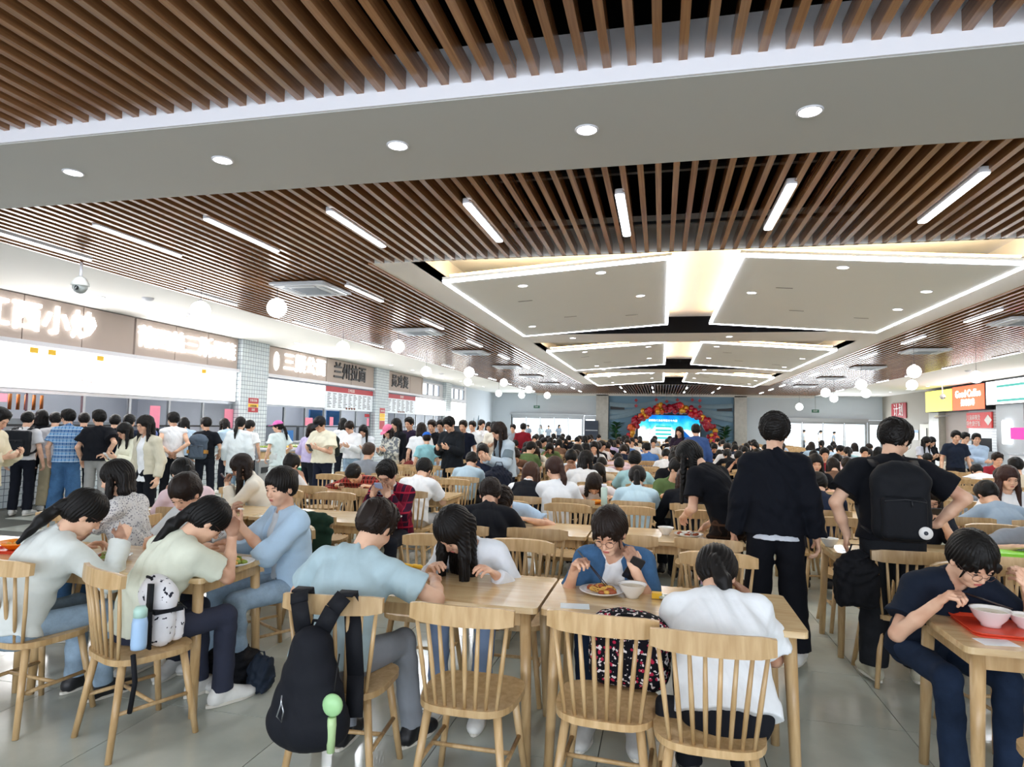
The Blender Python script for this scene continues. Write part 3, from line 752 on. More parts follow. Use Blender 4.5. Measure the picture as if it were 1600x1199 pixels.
MB().box((-9.9, YF-.16, 2.3), (-4.9, YF-.02, 2.42)).box((7.0, YF-.16, 2.2), (12.0, YF-.02, 2.42)).build('trim_1', ALU)['kind'] = 'structure'
for x0, x1 in ((-4.1, -3.32), (4.42, 5.15)):
    MB().box((x0, YF-.35, 0), (x1, YF+.02, 3.7)).build('pillar', MARBLE)['kind'] = 'structure'
# outdoors beyond the glass
MB().box((-60, YF+.3, -.2), (60, 130, -.02)).build('ground', mat('pale paving outdoors', 'd8dada', .8))['kind'] = 'structure'

# ---- ceiling
cg = MB().box((XL-.2, YB-.2, 4.55), (XR+.2, YF+.2, 4.7))
ceil = cg.build('ceiling', BLACK); ceil['kind'] = 'structure'
SW = .050
def slat_mesh(L): return MB().box((-SW/2, 0, 0), (SW/2, L, .115)).mesh('ceiling_slat', SLAT)
PITCH = .145; CX0, CX1 = -3.82, 4.98
SX0, SX1 = -8.05, 9.0
mA = slat_mesh(3.70-YB-.1); mB = slat_mesh(7.86-4.95); mC = slat_mesh(41.7-4.95); mD = slat_mesh(41.7-32.3)
xs = np.arange(SX0+.04, SX1, PITCH)
for x in xs:
    put('ceiling_slat', mA, ceil, loc=(x, YB+.1, HC))
    if x < CX0-.03 or x > CX1: put('ceiling_slat', mC, ceil, loc=(x, 4.95, HC))
    else:
        put('ceiling_slat', mB, ceil, loc=(x, 4.95, HC)); put('ceiling_slat', mD, ceil, loc=(x, 32.3, HC))
sb = MB()
for y in (0.2, 2.6, 5.6, 7.1): sb.box((SX0, y, HC+.116), (SX1, y+.05, HC+.15))
sb.build('ceiling_rail', DARKM, ceil)
MB().box((CX0-.05, 7.86, HC-.01), (CX0-.0, 32.3, HC+.14)).box((CX1, 7.86, HC-.01), (CX1+.05, 32.3, HC+.14)).build('ceiling_edge', wood('edge wood', '9a6236', 'a8703c', (.3, 4, 4), .4), ceil)
# drop beam across the hall, side ceilings
struct('ceiling_beam', MB().box((SX0-3, 3.72, 3.655), (SX1+3.8, 4.93, 4.0)), mat('grey white beam paint', 'c2c3c0', .75, .25, noise=.012, nscale=2))  # shade under the beam is put into this greyer colour
struct('beam_front_daylit', MB().box((SX0-3, 3.70, 3.66), (SX1+3.8, 3.719, 3.99)), mat('white fascia paint', 'f4f4fa', .5, .4, noise=.01))  # thin added sheet: daylight on the beam front put into a whiter colour
w = MB(); w.box((XL-.1, YB, HC), (SX0, YF, HC+.12)); w.box((SX1, YB, HC), (XR+.1, YF, HC+.12)); w.box((SX0, 41.65, HC-.12), (SX1, YF, HC+.12))
struct('ceiling_side', w, CEILW)
# white centre ceiling with three bays of tilted light panels
B1 = [(7.86, 14.7, 8.55, 14.1), (16.2, 23.7, 17.1, 23.0), (25.3, 32.2, 26.1, 31.6)]
PX = [(-3.05, .13), (.98, 4.22)]
w = MB()
w.box((CX0, 7.86, HC), (-3.2, 32.35, HC+.1)); w.box((4.38, 7.86, HC), (CX1, 32.35, HC+.1))
w.box((-3.2, 14.7, HC), (4.38, 16.15, HC+.1)); w.box((-3.2, 23.7, HC), (4.38, 25.25, HC+.1)); w.box((-3.2, 32.2, HC), (4.38, 32.35, HC+.1))
for a, b, c, d in B1:
    w.box((-3.2, a, 4.12), (4.38, b, 4.2)); w.box((-3.2, a-.05, HC), (4.38, a, 4.2)); w.box((-3.25, a, HC), (-3.2, b, 4.2)); w.box((4.38, a, HC), (4.43, b, 4.2))
struct('ceiling_centre', w, CEILW)
w = MB()
for a, b, c, d in B1: w.box((-3.2, b-.03, HC+.0), (4.38, b-.005, 4.12))
struct('ceiling_gap', w, BLACK)
PANELW = mat('pale grey light panel', 'eef2f0', .75, .25, noise=.01, nscale=2)
LED = glow('white led strip', 'f4f6ff', 14); LEDW = glow('warm cove strip', 'ffcf8a', 22)
DLM = glow('downlight lens', 'ffffff', 12); LIN = glow('linear lamp diffuser', 'f6fbff', 6)
dl_rim = MB().lathe([(.068, .002), (.080, 0), (.083, .012), (.068, .012)], 20).mesh('downlight', SILL)
dl_len = MB().lathe([(.0001, .004), (.069, .004)], 20).mesh('lens', DLM)
ORD = ['first', 'second', 'third', 'fourth', 'fifth', 'sixth', 'seventh', 'eighth', 'ninth', 'tenth', 'eleventh', 'twelfth', 'thirteenth', 'fourteenth', 'fifteenth']
def downlight(x, y, z, label, group, rot=None):
    o = put('downlight', dl_rim, None, loc=(x, y, z-.012)); tag(o, label, 'light', group); put('lens', dl_len, o)
    o.rotation_euler = rot or (0, 0, 0)
    return o
def panel_z(x, side):
    lo, hi = 3.63, 3.86
    return lo+(hi-lo)*((x+3.05)/3.18 if side == 0 else (4.22-x)/3.24)
PT = ['left', 'right']; BT = ['nearest', 'second', 'farthest']
for bi, (a, b, c, d) in enumerate(B1):
    for sd, (x0, x1) in enumerate(PX):
        z0, z1 = panel_z(x0, sd), panel_z(x1, sd)
        r_ = empty('ceiling_light_panel', ((x0+x1)/2, (c+d)/2, (z0+z1)/2), 0, f'tilted grey ceiling panel outlined by white led strip, {PT[sd]} side of the {BT[bi]} bay', 'light panel', 'tilted ceiling light panels')
        ang = math.atan2(z1-z0, x1-x0); r_.rotation_euler = (0, -ang, 0)
        hx = (x1-x0)/2/math.cos(ang); hy = (d-c)/2
        MB().box((-hx, -hy, 0), (hx, hy, .07)).build('panel_board', PANELW, r_)
        s = MB(); t = .045
        for q in (((-hx, -hy-.0, -.012), (hx, -hy+t, .03)), ((-hx, hy-t, -.012), (hx, hy, .03)), ((-hx, -hy+t, -.012), (-hx+t, hy-t, .03)), ((hx-t, -hy+t, -.012), (hx, hy-t, .03))): s.box(*q)
        s.build('led_strip', LED, r_)
        s = MB()
        for q in (((-hx+.1, -hy+.04, .09), (hx-.1, -hy+.10, .11)), ((hx-.1 if sd == 0 else -hx+.04, -hy+.1, .09), (hx-.04 if sd == 0 else -hx+.1, hy-.1, .11))): s.box(*q)
        s.build('cove_strip', LEDW, r_)
        s = MB()
        for k, (u, v) in enumerate(((-.3, -.35), (.35, .45), (-.1, .3))): s.box((u*hx*1.6-.12, v*hy-.015, -.004), (u*hx*1.6+.12, v*hy+.015, .002))
        s.build('vent_slot', mat('grey vent slot', '7c7c78', .6), r_)
for bi, pts in enumerate((((-2.03, 9.26), (-.84, 8.95), (-.35, 10.81), (-2.61, 12.9), (1.41, 10.8), (3.71, 10.22), (3.79, 11.62), (2.3, 9.0)), ((-2.09, 17.81), (-.35, 17.73), (-.38, 20.66), (-2.15, 21.9), (1.44, 17.81), (1.43, 20.68), (3.86, 19.28), (3.84, 21.9)), ((-2.1, 26.6), (-.4, 26.6), (-.4, 29), (-2.2, 30), (1.4, 26.6), (1.4, 29), (3.8, 28), (3.8, 30)))):
    for k, (x, y) in enumerate(pts):
        sd = 0 if x < .5 else 1; sl = math.atan2(.23, 3.2)*(1 if sd == 0 else -1)
        downlight(x, y, panel_z(x, sd)+.004, f'round downlight in the {PT[sd]} panel of the {BT[bi]} bay, {ORD[k%4]} of its four', 'downlights in the tilted panels', (0, -sl, 0))
for k, x in enumerate((-6.3, -4.82, -3.38, -1.9, -.51, .91, 2.35, 3.8)): downlight(x, 4.27, 3.657, f'bright round downlight in the white cross beam, {ORD[k]} from its left end', 'downlights in the white cross beam')
for k, (x, y) in enumerate(((-2.09, 15.3), (1.51, 15.3), (-2.09, 23.9), (1.5, 23.9))): downlight(x, y, HC, f'small downlight in the {["nearer","farther"][k//2]} white ceiling strip between bays, {PT[k%2]} one', 'downlights between the bays')
for k in range(13): downlight(-9.83, 9.4+1.6*k*1.33, HC, f'round downlight over the left food counters, {ORD[k]} from the camera', 'downlights over the left counters')
for k in range(9): downlight(11.6, 20+2.4*k, HC, f'round downlight over the right food counters, {ORD[k]} from the camera', 'downlights over the right counters')
# linear lamps between the slats: rows run along the hall
lin_b = MB().prism(rrect(-.045, -.66, .045, .66, .03), -.018, .03, 0).mesh('linear_lamp', SILL)
lin_d = MB().prism(rrect(-.040, -.655, .040, .655, .03), -.026, -.017, 0).mesh('diffuser', LIN)
def linear(x, y, label, group, pw=0):
    o = put('linear_lamp', lin_b, None, loc=(x, y, HC)); tag(o, label, 'light', group); put('diffuser', lin_d, o)
    if pw: area('linear_lamp_light', (x, y, HC-.04), (0, 0, 0), .09, 1.3, pw, (.90, .96, 1)).parent = None
for k, x in enumerate((-7.58, -6.15, -4.72, -3.28, -1.83, -.38, 1.08, 2.53, 3.95)):
    linear(x, 6.4, f'lit linear lamp in the slatted ceiling just past the white beam, {ORD[k]} from the left', 'linear lamps across the front', 16)
for sx, nm in ((-4.79, 'inner left'), (-7.72, 'outer left'), (5.56, 'inner right'), (8.85, 'outer right')):
    for i in range(1, 11):
        linear(sx, 6.45+3.22*i, f'lit linear lamp in the {nm} row of the slatted strips, {ORD[i-1]} past the beam', 'linear lamps along the side strips', 42 if i < 7 else 20)
for r2 in (34.6, 38.6):
    for k, x in enumerate((-2.1, .0-.45, 1.3, 2.9)): linear(x, r2, f'linear lamp in the far slatted ceiling, {"nearer" if r2 < 36 else "farther"} row, {ORD[k]} from left', 'linear lamps before the stage', 6)
for k in range(6): linear(-6+2.6*k, 1.6, f'linear lamp in the slatted ceiling above the camera, {ORD[k]} from left', 'linear lamps above the camera', 16)
for k in range(6): linear(-6+2.6*k, -2.2, f'linear lamp in the slatted ceiling behind the camera, {ORD[k]} from left', 'linear lamps behind the camera', 14)
# light of the cove strips and counters, placed at those fittings
for a, b, c, d in B1:
    area('cove_light', (.55, a+1.0, 4.02), (R(180), 0, 0), 7, .3, 70, (1, .84, .62))
for y in (11.5, 19.5, 26.5): area('counter_light', (-10.9, y, 2.5), (0, R(-80), 0), 1.0, 6.0, 90, (1, .98, 1))
area('counter_light', (12.2, 27, 3.1), (0, R(80), 0), .9, 9.0, 150, (1, .93, .9))
area('counter_light', (12.2, 10, 3.1), (0, R(80), 0), .9, 9.0, 120, (1, .95, .92))
area('counter_light', (-10.9, 2, 2.5), (0, R(-80), 0), 1.0, 8.0, 80, (1, .98, 1))

# ceiling cassettes
def cassette(x, y, label):
    r_ = empty('air_conditioner', (x, y, HC-.02), 0, label, 'air conditioner', 'ceiling cassette air conditioners')
    MB().prism(rrect(-.47, -.47, .47, .47, .04), -.03, .0).prism(rrect(-.42, -.42, .42, .42, .05), -.05, -.03).build('cover', mat('cassette plastic', 'c8ccd2', .4), r_)
    g = MB()
    for i in range(11): g.box((-.22, -.21+i*.042, -.058), (.22, -.195+i*.042, -.05))
    g.build('grille', mat('cassette grille', '8d949c', .5), r_)
    for a in range(4): MB().box((-.25, .27, -.056), (.25, .35, -.05), M=Matrix.Rotation(R(90*a), 4, 'Z')).build('louvre', mat('cassette louvre', '9aa2ac', .4), r_)
for k, y in enumerate((9.1, 13.8, 18.0, 22.6, 27, 31.5)): cassette(-5.45, y, f'white ceiling cassette air conditioner in the left slatted strip, {ORD[k]} from the camera')
for k, y in enumerate((13.4, 18.1, 22.8, 27.4, 32)): cassette(6.5, y, f'white ceiling cassette air conditioner in the right slatted strip, {ORD[k]} from the camera')
# globe pendants
GLO = glow('milk glass globe', 'ffffff', 4.5)
globe = MB().ball((0, 0, 0), .15, 24, 16).mesh('globe', GLO)
for k, (x, y, z) in enumerate([(-5.86, 8.81, 3.36), (-7.02, 8.54, 3.29), (-6.01, 13.91, 3.39), (-7.27, 13.62, 3.34), (-6.71, 17.63, 3.12), (-5.48, 17.91, 3.13), (-5.99, 24.22, 3.26), (-7.36, 23.9, 3.25), (-5.5, 26.68, 3.13), (-6.37, 29.29, 3.01), (-5.2, 29.56, 3.03), (-7.42, 29.04, 3.07),
                              (5.77, 16.69, 3.07), (7.15, 20.87, 3.04), (5.71, 20.54, 3.02), (6.68, 23.53, 2.93), (5.36, 23.22, 2.92), (6.57, 27.18, 2.92), (5.74, 29.34, 2.65), (7.6, 18.0, 3.05)]):
    o = empty('pendant_lamp', (x, y, z), 0, f'white globe pendant lamp, {ORD[k if k < 12 else k-12]} nearest of those on the {"left" if k < 12 else "right"} side', 'pendant lamp', 'white globe pendants')
    put('globe', globe, o); MB().tube([(0, 0, .14), (0, 0, HC-z)], .004, 5).build('cord', DARKM, o); MB().lathe([(.001, .145), (.035, .145), (.03, .17), (.001, .17)], 12).build('collar', SILL, o)
# dome cameras
def dome(x, y, z, label):
    r_ = empty('dome_camera', (x, y, z), 0, label, 'security camera', 'dome cameras')
    MB().tube([(0, 0, .13), (0, 0, HC-z)], [.02, .018], 10).build('pole', SILL, r_)
    MB().lathe([(.001, .13), (.03, .13), (.07, .10), (.11, .03), (.115, .0), (.11, -.01), (.001, -.01)], 24).build('housing', mat('camera housing', 'c6c8c4', .35), r_)
    MB().lathe([(.095, -.01), (.092, -.05), (.07, -.09), (.035, -.11), (.001, -.115)], 24).build('dome', mat('camera dome', '9ea4a2', .12, .6), r_)
    MB().lathe([(.001, 0), (.028, 0), (.028, .02), (.03, .02)], 16, M=Matrix.Translation((.045, -.085, -.05)) @ Matrix.Rotation(R(90), 4, 'X')).build('lens', mat('camera lens', '0c0c10', .1), r_)
dome(-7.88, 7.2, 3.42, 'white dome security camera on a short pole near the left counters')
dome(11.6, 30.5, 3.2, 'small white dome camera over the right food counters')
for k, (x, y) in enumerate(((-9.4, 11.2), (-9.0, 9.6), (-9.2, 26), (9.9, 24))):
    o = MB().lathe([(.001, 0), (.10, 0), (.09, -.03), (.05, -.055), (.001, -.06)], 18).build('smoke_detector', SILL, loc=(x, y, HC)); tag(o, ['round smoke detector on the white ceiling between the counter signs', 'flat ceiling sensor beside the dome camera', 'small ceiling sensor over the far left counters', 'small ceiling sensor over the right counters'][k], 'detector')
# ================================================================= food counters, signs, stage
def ML(y, z, x=XL+.0): return Matrix(((0, 0, 1, x), (1, 0, 0, y), (0, 1, 0, z), (0, 0, 0, 1)))
def MR(y, z, x=XR): return Matrix(((0, 0, -1, x), (-1, 0, 0, y), (0, 1, 0, z), (0, 0, 0, 1)))
def MF(x, z, y=YF): return Matrix(((1, 0, 0, x), (0, 0, -1, y), (0, 1, 0, z), (0, 0, 0, 1)))
LETW = glow('lit channel letters', 'ffffff', 5); MENUW = glow('lit menu box', 'fffdf6', 3.6)
REDP = mat('red print', 'b03038', .5); DKINK = mat('dark ink', '3a3f48', .7); YELP = mat('yellow print', 'f0c030', .5); WHP = mat('white print', 'eeeeec', .5); BLUEP = mat('blue poster', '1f6fb8', .5); PINKP = mat('pink paper', 'f08fa8', .7); TEALP = mat('teal print', '2f8f86', .5)
DKLET = mat('dark bronze letters', '3c3a3c', .4); ORP = mat('orange print', 'e8703a', .5)
def signboard(y0, y1, label, seams=()):
    r_ = empty('signboard', (XL, (y0+y1)/2, 3.33), 0, label, 'sign'); c = (y0+y1)/2
    e = [y0]+list(seams)+[y1]
    for a, b in zip(e[:-1], e[1:]): MB().box((-.02, a-c+.012, -.40), (.12, b-c-.012, .40)).build('sign_panel', TAUPE, r_)
    MB().box((-.02, y0-c, -.48), (.20, y1-c, -.40)).build('ledge', SILL, r_)
    return r_, c
def letters(r_, s, y, c, size, mt, sp=1.0, off=.012, dz=0, name='letter'):
    text(name, s, size, mt, r_, M=ML(y-c, dz, .14), ext=.02, space=sp, off=off)
s1, c = signboard(7.0, 11.40, 'taupe signboard with big glowing characters 江西小炒 above the left counters', (8.95, 10.15))
for k, ch in enumerate('江西小炒'): letters(s1, ch, 8.42+.58*k, c, .56, LETW, off=.010)
s2, c = signboard(11.43, 14.85, 'taupe signboard with crowded glowing characters beside the tiled pier', (12.6, 13.7))
for k, ch in enumerate('莆田盖三斯'): letters(s2, ch, 11.72+.47*k, c, .50, LETW, off=.004)
for k, ch in enumerate('果蔬'): letters(s2, ch, 14.08+.42*k, c, .46, LETW, off=.004)
s3, c = signboard(16.15, 19.5, 'taupe signboard with glowing oval emblem and 三顾公面 characters past the pier', (17.8,))
for k, ch in enumerate('三顾公面'): letters(s3, ch, 17.25+.62*k, c, .58, LETW, off=.008)
MB().lathe([(.001, .02), (.12, .02), (.13, 0)], 24, M=ML(16.6-c, 0, .13) @ Matrix.Diagonal((1, 2.1, 1, 1))).build('emblem', LETW, s3)
s4, c = signboard(19.52, 23.15, 'tan signboard with unlit dark characters 兰州拉面 above a red menu', (21.3,))
for k, ch in enumerate('兰州拉面'): letters(s4, ch, 20.25+.62*k, c, .60, DKLET, off=.01)
s5, c = signboard(24.4, 28.3, 'tan signboard with unlit dark characters on the third counter', (26.9,))
for k, ch in enumerate('员鸡煲'): letters(s5, ch, 25.1+.62*k, c, .56, DKLET, off=.01)
s6, c = signboard(28.35, 28.5, 'narrow tan sign panel beside the bright upper window')
def lightbox(y0, y1, z0, z1, label):
    r_ = empty('menu_lightbox', (XL, (y0+y1)/2, (z0+z1)/2), 0, label, 'menu board'); hy = (y1-y0)/2; hz = (z1-z0)/2
    MB().box((0, -hy, -hz), (.10, hy, hz)).build('case', SILL, r_); MB().box((.10, -hy+.02, -hz+.02), (.112, hy-.02, hz-.02)).build('lit_face', MENUW, r_)
    return r_
lb = lightbox(7.0, 14.86, 2.07, 2.85, 'long glaring white menu lightbox under the two nearest left signboards')
for y in (9.9, 10.3): text('menu_text', '小炒' if y < 10 else '面食', .16, REDP, lb, M=ML(y-10.93, -.22, .115), ext=.001)
for y in (9.2, 9.55, 10.6, 13.6): MB().box((.113, y-10.93-.08, .26), (.116, y-10.93+.08, .36)).build('price_tag', YELP, lb)
lightbox(16.15, 19.5, 2.05, 2.80, 'white glaring menu lightbox under the glowing oval emblem sign')
lightbox(27.65, 31.6, 2.0, 2.80, 'white menu lightbox under the first bright upper window')
lightbox(32.5, 35.4, 1.5, 2.80, 'tall white lightbox at the far end of the left wall')
def menu(y0, y1, label, n):
    r_ = empty('menu_board', (XL, (y0+y1)/2, 2.4), 0, label, 'menu board'); hy = (y1-y0)/2
    MB().box((0, -hy, -.40), (.10, hy, .40)).build('board', mat('menu backing', 'd4dae0', .5, emis='d4dae0', es=.25), r_); MB().box((.10, -hy, .22), (.11, hy, .40)).build('header', REDP, r_)
    text('header_text', '兰州拉面' if n == 9 else '员鸡煲', .13, WHP, r_, M=ML(0, .31, .112), ext=.001)
    w = MB(); rnd = random.Random(n)
    for i in range(n):
        for j in range(9):
            y = -hy+.12+(2*hy-.2)*i/n; w.box((.10, y, .17-j*.058), (.103, y+(2*hy/n)*(.35+.4*rnd.random()), .148-j*.058))
    w.build('price_lines', DKINK, r_)
    w = MB()
    for k in range(4): w.ball((.105, -.3+.2*k, -.33), .05, 8, 4, sc=(.2, 1.5, .8))
    w.build('dish_pictures', mat('dish print', '7c4a3a', .6, noise=.5, nscale=30), r_)
menu(19.55, 23.15, 'menu board with red header under the 兰州拉面 characters', 9)
menu(24.45, 27.6, 'menu board with red header and dish pictures on the third counter', 6)
# tiled piers
for k, (a, b) in enumerate(((14.9, 16.1), (23.18, 24.38), (31.62, 32.45))):
    o = MB().box((XL-.1, a, 0), (XL+.22, b, HC)).build('pillar', TILEW); o['kind'] = 'structure'
def poster(y, z, wd_, ht, M0, label, rows, txt=None):
    o = empty('poster', (0, 0, 0), 0, label, 'poster'); o.matrix_world = M0
    MB().box((-wd_/2, -ht/2, 0), (wd_/2, ht/2, .012)).build('sheet', WHP, o)
    zz = ht/2
    for (m_, f) in rows:
        MB().box((-wd_/2+.01, zz-f*ht+.005, .012), (wd_/2-.01, zz-.005, .016)).build('print_band', m_, o); zz -= f*ht
    if txt:
        for s, y_, sz, m_ in txt: text('print_text', s, sz, m_, o, M=Matrix.Translation((0, y_, .018)), ext=.001)
poster(0, 0, .46, .40, ML(15.45, 2.0, XL+.225), 'red and yellow notice on the nearest tiled pier', [(REDP, .4), (YELP, .25), (REDP, .35)], [('用餐须知', .12, .08, WHP), ('文明用餐', -.03, .07, DKINK), ('谢谢', -.13, .07, WHP)])
poster(0, 0, .5, .85, ML(23.8, 1.75, XL+.225), 'tall red and yellow notice on the second tiled pier', [(REDP, .25), (YELP, .2), (YELP, .15), (REDP, .4)], [('用餐须知', .30, .09, WHP)])
# counter fronts with framed glazing, kitchens behind
KB = mat('kitchen back wall', 'b8bcc8', .6, noise=.1, nscale=2)
k_ = MB(); k_.box((-14.2, 7.0, 0), (-14.1, 35.6, 2.93)); k_.box((-14.2, 6.9, 0), (XL-.2, 7.0, 2.93)); k_.box((-14.2, 35.6, 0), (XL-.2, 35.7, 2.93)); k_.box((-14.2, 7, 2.93), (XL-.02, 35.6, 3.0))
for y in (14.9, 23.2, 31.6): k_.box((-14.1, y, 0), (XL-.1, y+.15, 2.93))
struct('wall_kitchen', k_, KB)
for y in (9.5, 12.5, 18, 21.5, 26, 29.5): area('kitchen_lamp', (-12.6, y, 2.85), (0, 0, 0), 1.2, .3, 75, (1, .98, .95))
def counter(y0, y1, n, label):
    r_ = empty('food_counter', (XL, (y0+y1)/2, 0), 0, label, 'food counter'); hy = (y1-y0)/2
    MB().box((-.05, -hy, 0), (.16, hy, .92)).build('tiled_front', TILEW, r_); MB().box((-.35, -hy, .92), (.30, hy, .96)).build('counter_top', STEEL, r_)
    for i in range(n+1):
        y = -hy+2*hy*i/n; MB().box((-.03, y-.03, .96), (.03, y+.03, 2.05)).build('frame_post', ALU, r_)
    MB().box((-.03, -hy, 2.0), (.04, hy, 2.07)).build('head_rail', STEEL, r_); MB().box((-.03, -hy, 1.40), (.03, hy, 1.44)).build('mid_rail', DARKM, r_)
    for i in range(n):
        a = -hy+2*hy*i/n+.03; b = a+2*hy/n-.06; MB().box((-.004, a, 1.44), (.004, b, 2.0)).build('glass_pane', GLASS, r_)
    # back shelving seen through the glass
    f = MB()
    rnd = random.Random(int(y0))
    for i in range(int(2*hy/1.3)):
        y = -hy+.3+1.3*i; f.box((-2.6, y, 0), (-2.1, y+1.1, 1.2+.5*rnd.random()))
    f.build('kitchen_cabinets', mat('kitchen steel', '8f959c', .35, .5, .6), r_)
    return r_
c1 = counter(7.0, 14.88, 7, 'glazed food counter behind the queue, nearest on the left')
c2 = counter(16.12, 23.16, 6, 'glazed food counter with blue posters between the two tiled piers')
c3 = counter(24.4, 31.6, 6, 'glazed food counter on the left beyond the second tiled pier')
for r_, y, z, w_, h_, m_ in ((c1, 1.1, 1.62, .3, .5, PINKP), (c1, 3.6, 1.62, .35, .5, PINKP), (c2, -1.2, 1.58, .45, .25, PINKP), (c2, .35, 1.6, .25, .3, PINKP), (c2, 3.2, 1.6, .2, .3, PINKP), (c2, 3.0, 1.85, .4, .12, REDP), (c2, -2.2, 1.1, .35, .4, BLUEP)):
    MB().box((.035, y, z-h_/2), (.042, y+w_, z+h_/2)).build('paper_notice', m_, r_)
MB().box((-.5, -.1, 1.46), (-.45, .9, 1.98)).box((-.5, 1.05, 1.46), (-.45, 2.1, 1.98)).build('blue_poster', BLUEP, c2)
MB().box((-1.2, -3.6, 1.85), (-1.1, -1.2, 2.0)).build('red_lamp_row', glow('pink heat lamps', 'ff7a8a', 2), c1)
for k in range(5): MB().tube([(-.9, -1.3+.16*k, 2.0), (-.9, -1.3+.16*k, 1.7)], .03, 6).build('hanging_duck', mat('roast skin', 'c87838', .3, noise=.3), c1)
# bright upper windows at the far end of the left wall
for k, (a, b) in enumerate(((28.6, 31.1), (32.6, 35.3))):
    r_ = empty(f'window_{k+2}', (XL, (a+b)/2, 3.22), 0); r_['kind'] = 'structure'; h_ = (b-a)/2
    f = MB(); f.box((-.05, -h_, -.30), (.05, h_, -.24)); f.box((-.05, -h_, .30), (.05, h_, .38))
    for i in range(4): y = -h_+2*h_*i/3; f.box((-.05, y-.04, -.24), (.05, y+.04, .30))
    f.build('window_frame', SILL, r_); MB().box((-.005, -h_, -.24), (.005, h_, .30)).build('glass_pane', GLASS, r_)
struct('trim_2', MB().box((XL-.1, 28.3, 2.82), (XL+.06, 35.6, 2.95)).box((XL-.1, 31.1, 2.95), (XL+.02, 32.6, 3.6)).box((XL-.1, 35.3, 0), (XL+.02, 35.7, 3.75)).box((XL-.1, 35.35, .9), (XL, 35.6, 3.6)).box((XL-.1, 31.6, .9), (XL, 32.5, 2.9)), SILL)
# mural
m_ = empty('mountain_mural', (XL+.01, 38.3, 1.0), 0, 'grey blue mountain mural low on the left wall before the doors', 'mural')
rnd = random.Random(4)
for k in range(5):
    pts = [(-1.4+.5*k, -.6), (-.4+.5*k, -.6), (-.9+.5*k+.1, .2+.9*rnd.random())]
    MB().prism(pts, .0, .01+.004*k, M=ML(0, .6, 0)).build('mountain', mat(f'mural ink {k}', ['7d95a4', '93a8b4', '6d8798', 'a4b5be', '83999f'][k], .7), m_)
# salad cart on the left
t = empty('salad_cart', (-9.55, 15.1, 0), 0, 'wood fronted salad cart with bright green trays beside the queue', 'food cart')
sl = MB()
for k in range(12): sl.box((-.4+.4, -.9+.15*k+.005, .05), (.42, -.9+.15*k+.145, .82))
sl.build('slatted_front', OAK, t); MB().box((-.4, -.92, 0), (.40, .92, .82)).build('carcass', OAK, t); MB().box((-.45, -.95, .82), (.47, .95, .86)).build('top', STEEL, t)
for k in range(5):
    q = MB().box((-.3, -.85+.35*k, .86), (.35, -.55+.35*k, .91)).build('food_tray', SILL, t)
    g = MB()
    for j in range(14): g.ball((-.24+.09*(j % 7), -.77+.35*k+.12*(j//7), .93), .05, 6, 4, sc=(1, 1, .6))
    g.build('salad', [FOOD_G, FOOD_Y][k % 2] if k != 3 else mat('white sprouts', 'e8e8d0', .5), q)
o = empty('tray_stand', (-8.9, 12.9, 0), 0, 'grey metal tray return stand beside the queue', 'stand')
MB().box((-.25, -.3, 0), (.25, .3, .7)).build('cabinet', ALU, o); MB().box((-.2, -.2, .7), (-.1, .2, 1.15)).build('backboard', mat('grey board', '7a7c82', .5), o); MB().box((.25, -.2, .42), (.262, .2, .55)).build('label_plate', DARKM, o)
o = empty('parasol', (-7.7, 12.6, 0), 0, 'dark green folded stool top between the queue and tables', 'stool')
MB().prism([(.28*math.cos(a), .28*math.sin(a)) for a in [math.pi*i/4 for i in range(8)]], .42, .6).build('seat', mat('green vinyl', '0f7a58', .4), o); MB().tube([(0, 0, 0), (0, 0, .45)], .04, 8).build('post', DARKM, o)
o.name = 'stool'
# ---------------- far wall dressing
BLUEW = mat('slate blue backdrop wall', '7698b0', .7, .3, noise=.04, nscale=1); BLUED = mat('grey blue drape', '8ba4b2', .8, .2, noise=.1, nscale=6)
struct('wall_stage', MB().box((-3.3, YF-.04, 0), (4.4, YF+.05, 3.7)), BLUEW)
o = empty('stage_drape', (.55, YF-.1, 0), 0, 'grey blue cloth swags crossing the backdrop above the balloon arch', 'drape')
for sgn in (-1, 1):
    for k, (z0, z1, x1) in enumerate(((3.55, 2.55, 3.8), (3.6, 2.2, 3.8), (3.5, 3.1, 3.8))):
        P = [(sgn*x1*t_, -.03*k, z0+(z1-z0)*t_-.25*math.sin(math.pi*t_)) for t_ in np.linspace(0, 1, 9)]
        b = MB()
        for a_, b_ in zip(P[:-1], P[1:]): b.add([(a_[0], a_[1], a_[2]-.14), (b_[0], b_[1], b_[2]-.14), (b_[0], b_[1]-.06, b_[2]), (a_[0], a_[1]-.06, a_[2]), (a_[0], a_[1]+.02, a_[2]+.14), (b_[0], b_[1]+.02, b_[2]+.14)], [(0, 1, 2, 3), (3, 2, 5, 4)], 0, True)
        b.build('swag', BLUED, o)
    MB().box((sgn*3.3-.45, -.02, 2.75), (sgn*3.3+.45, .02, 2.98)).build('dark_panel', DARKM, o)
sc_ = empty('led_screen', (.47, 41.2, 0), 0, 'large led screen with blue slide inside the balloon arch', 'screen')
MB().box((-1.95, 0, .0), (1.95, .15, 2.5)).build('case', DARKM, sc_)
scm = NT('screen picture'); setup(scm, .5, .2); scm.b.inputs['Base Color'].default_value = (0, 0, 0, 1); scm.b.inputs['Emission Strength'].default_value = 1.3
tc = scm.node('ShaderNodeTexCoord'); sp = scm.node('ShaderNodeSeparateXYZ'); scm.link(tc.outputs['Object'], sp.inputs[0]); nz = scm.node('ShaderNodeTexNoise'); nz.inputs['Scale'].default_value = 1.6; scm.link(tc.outputs['Object'], nz.inputs['Vector'])
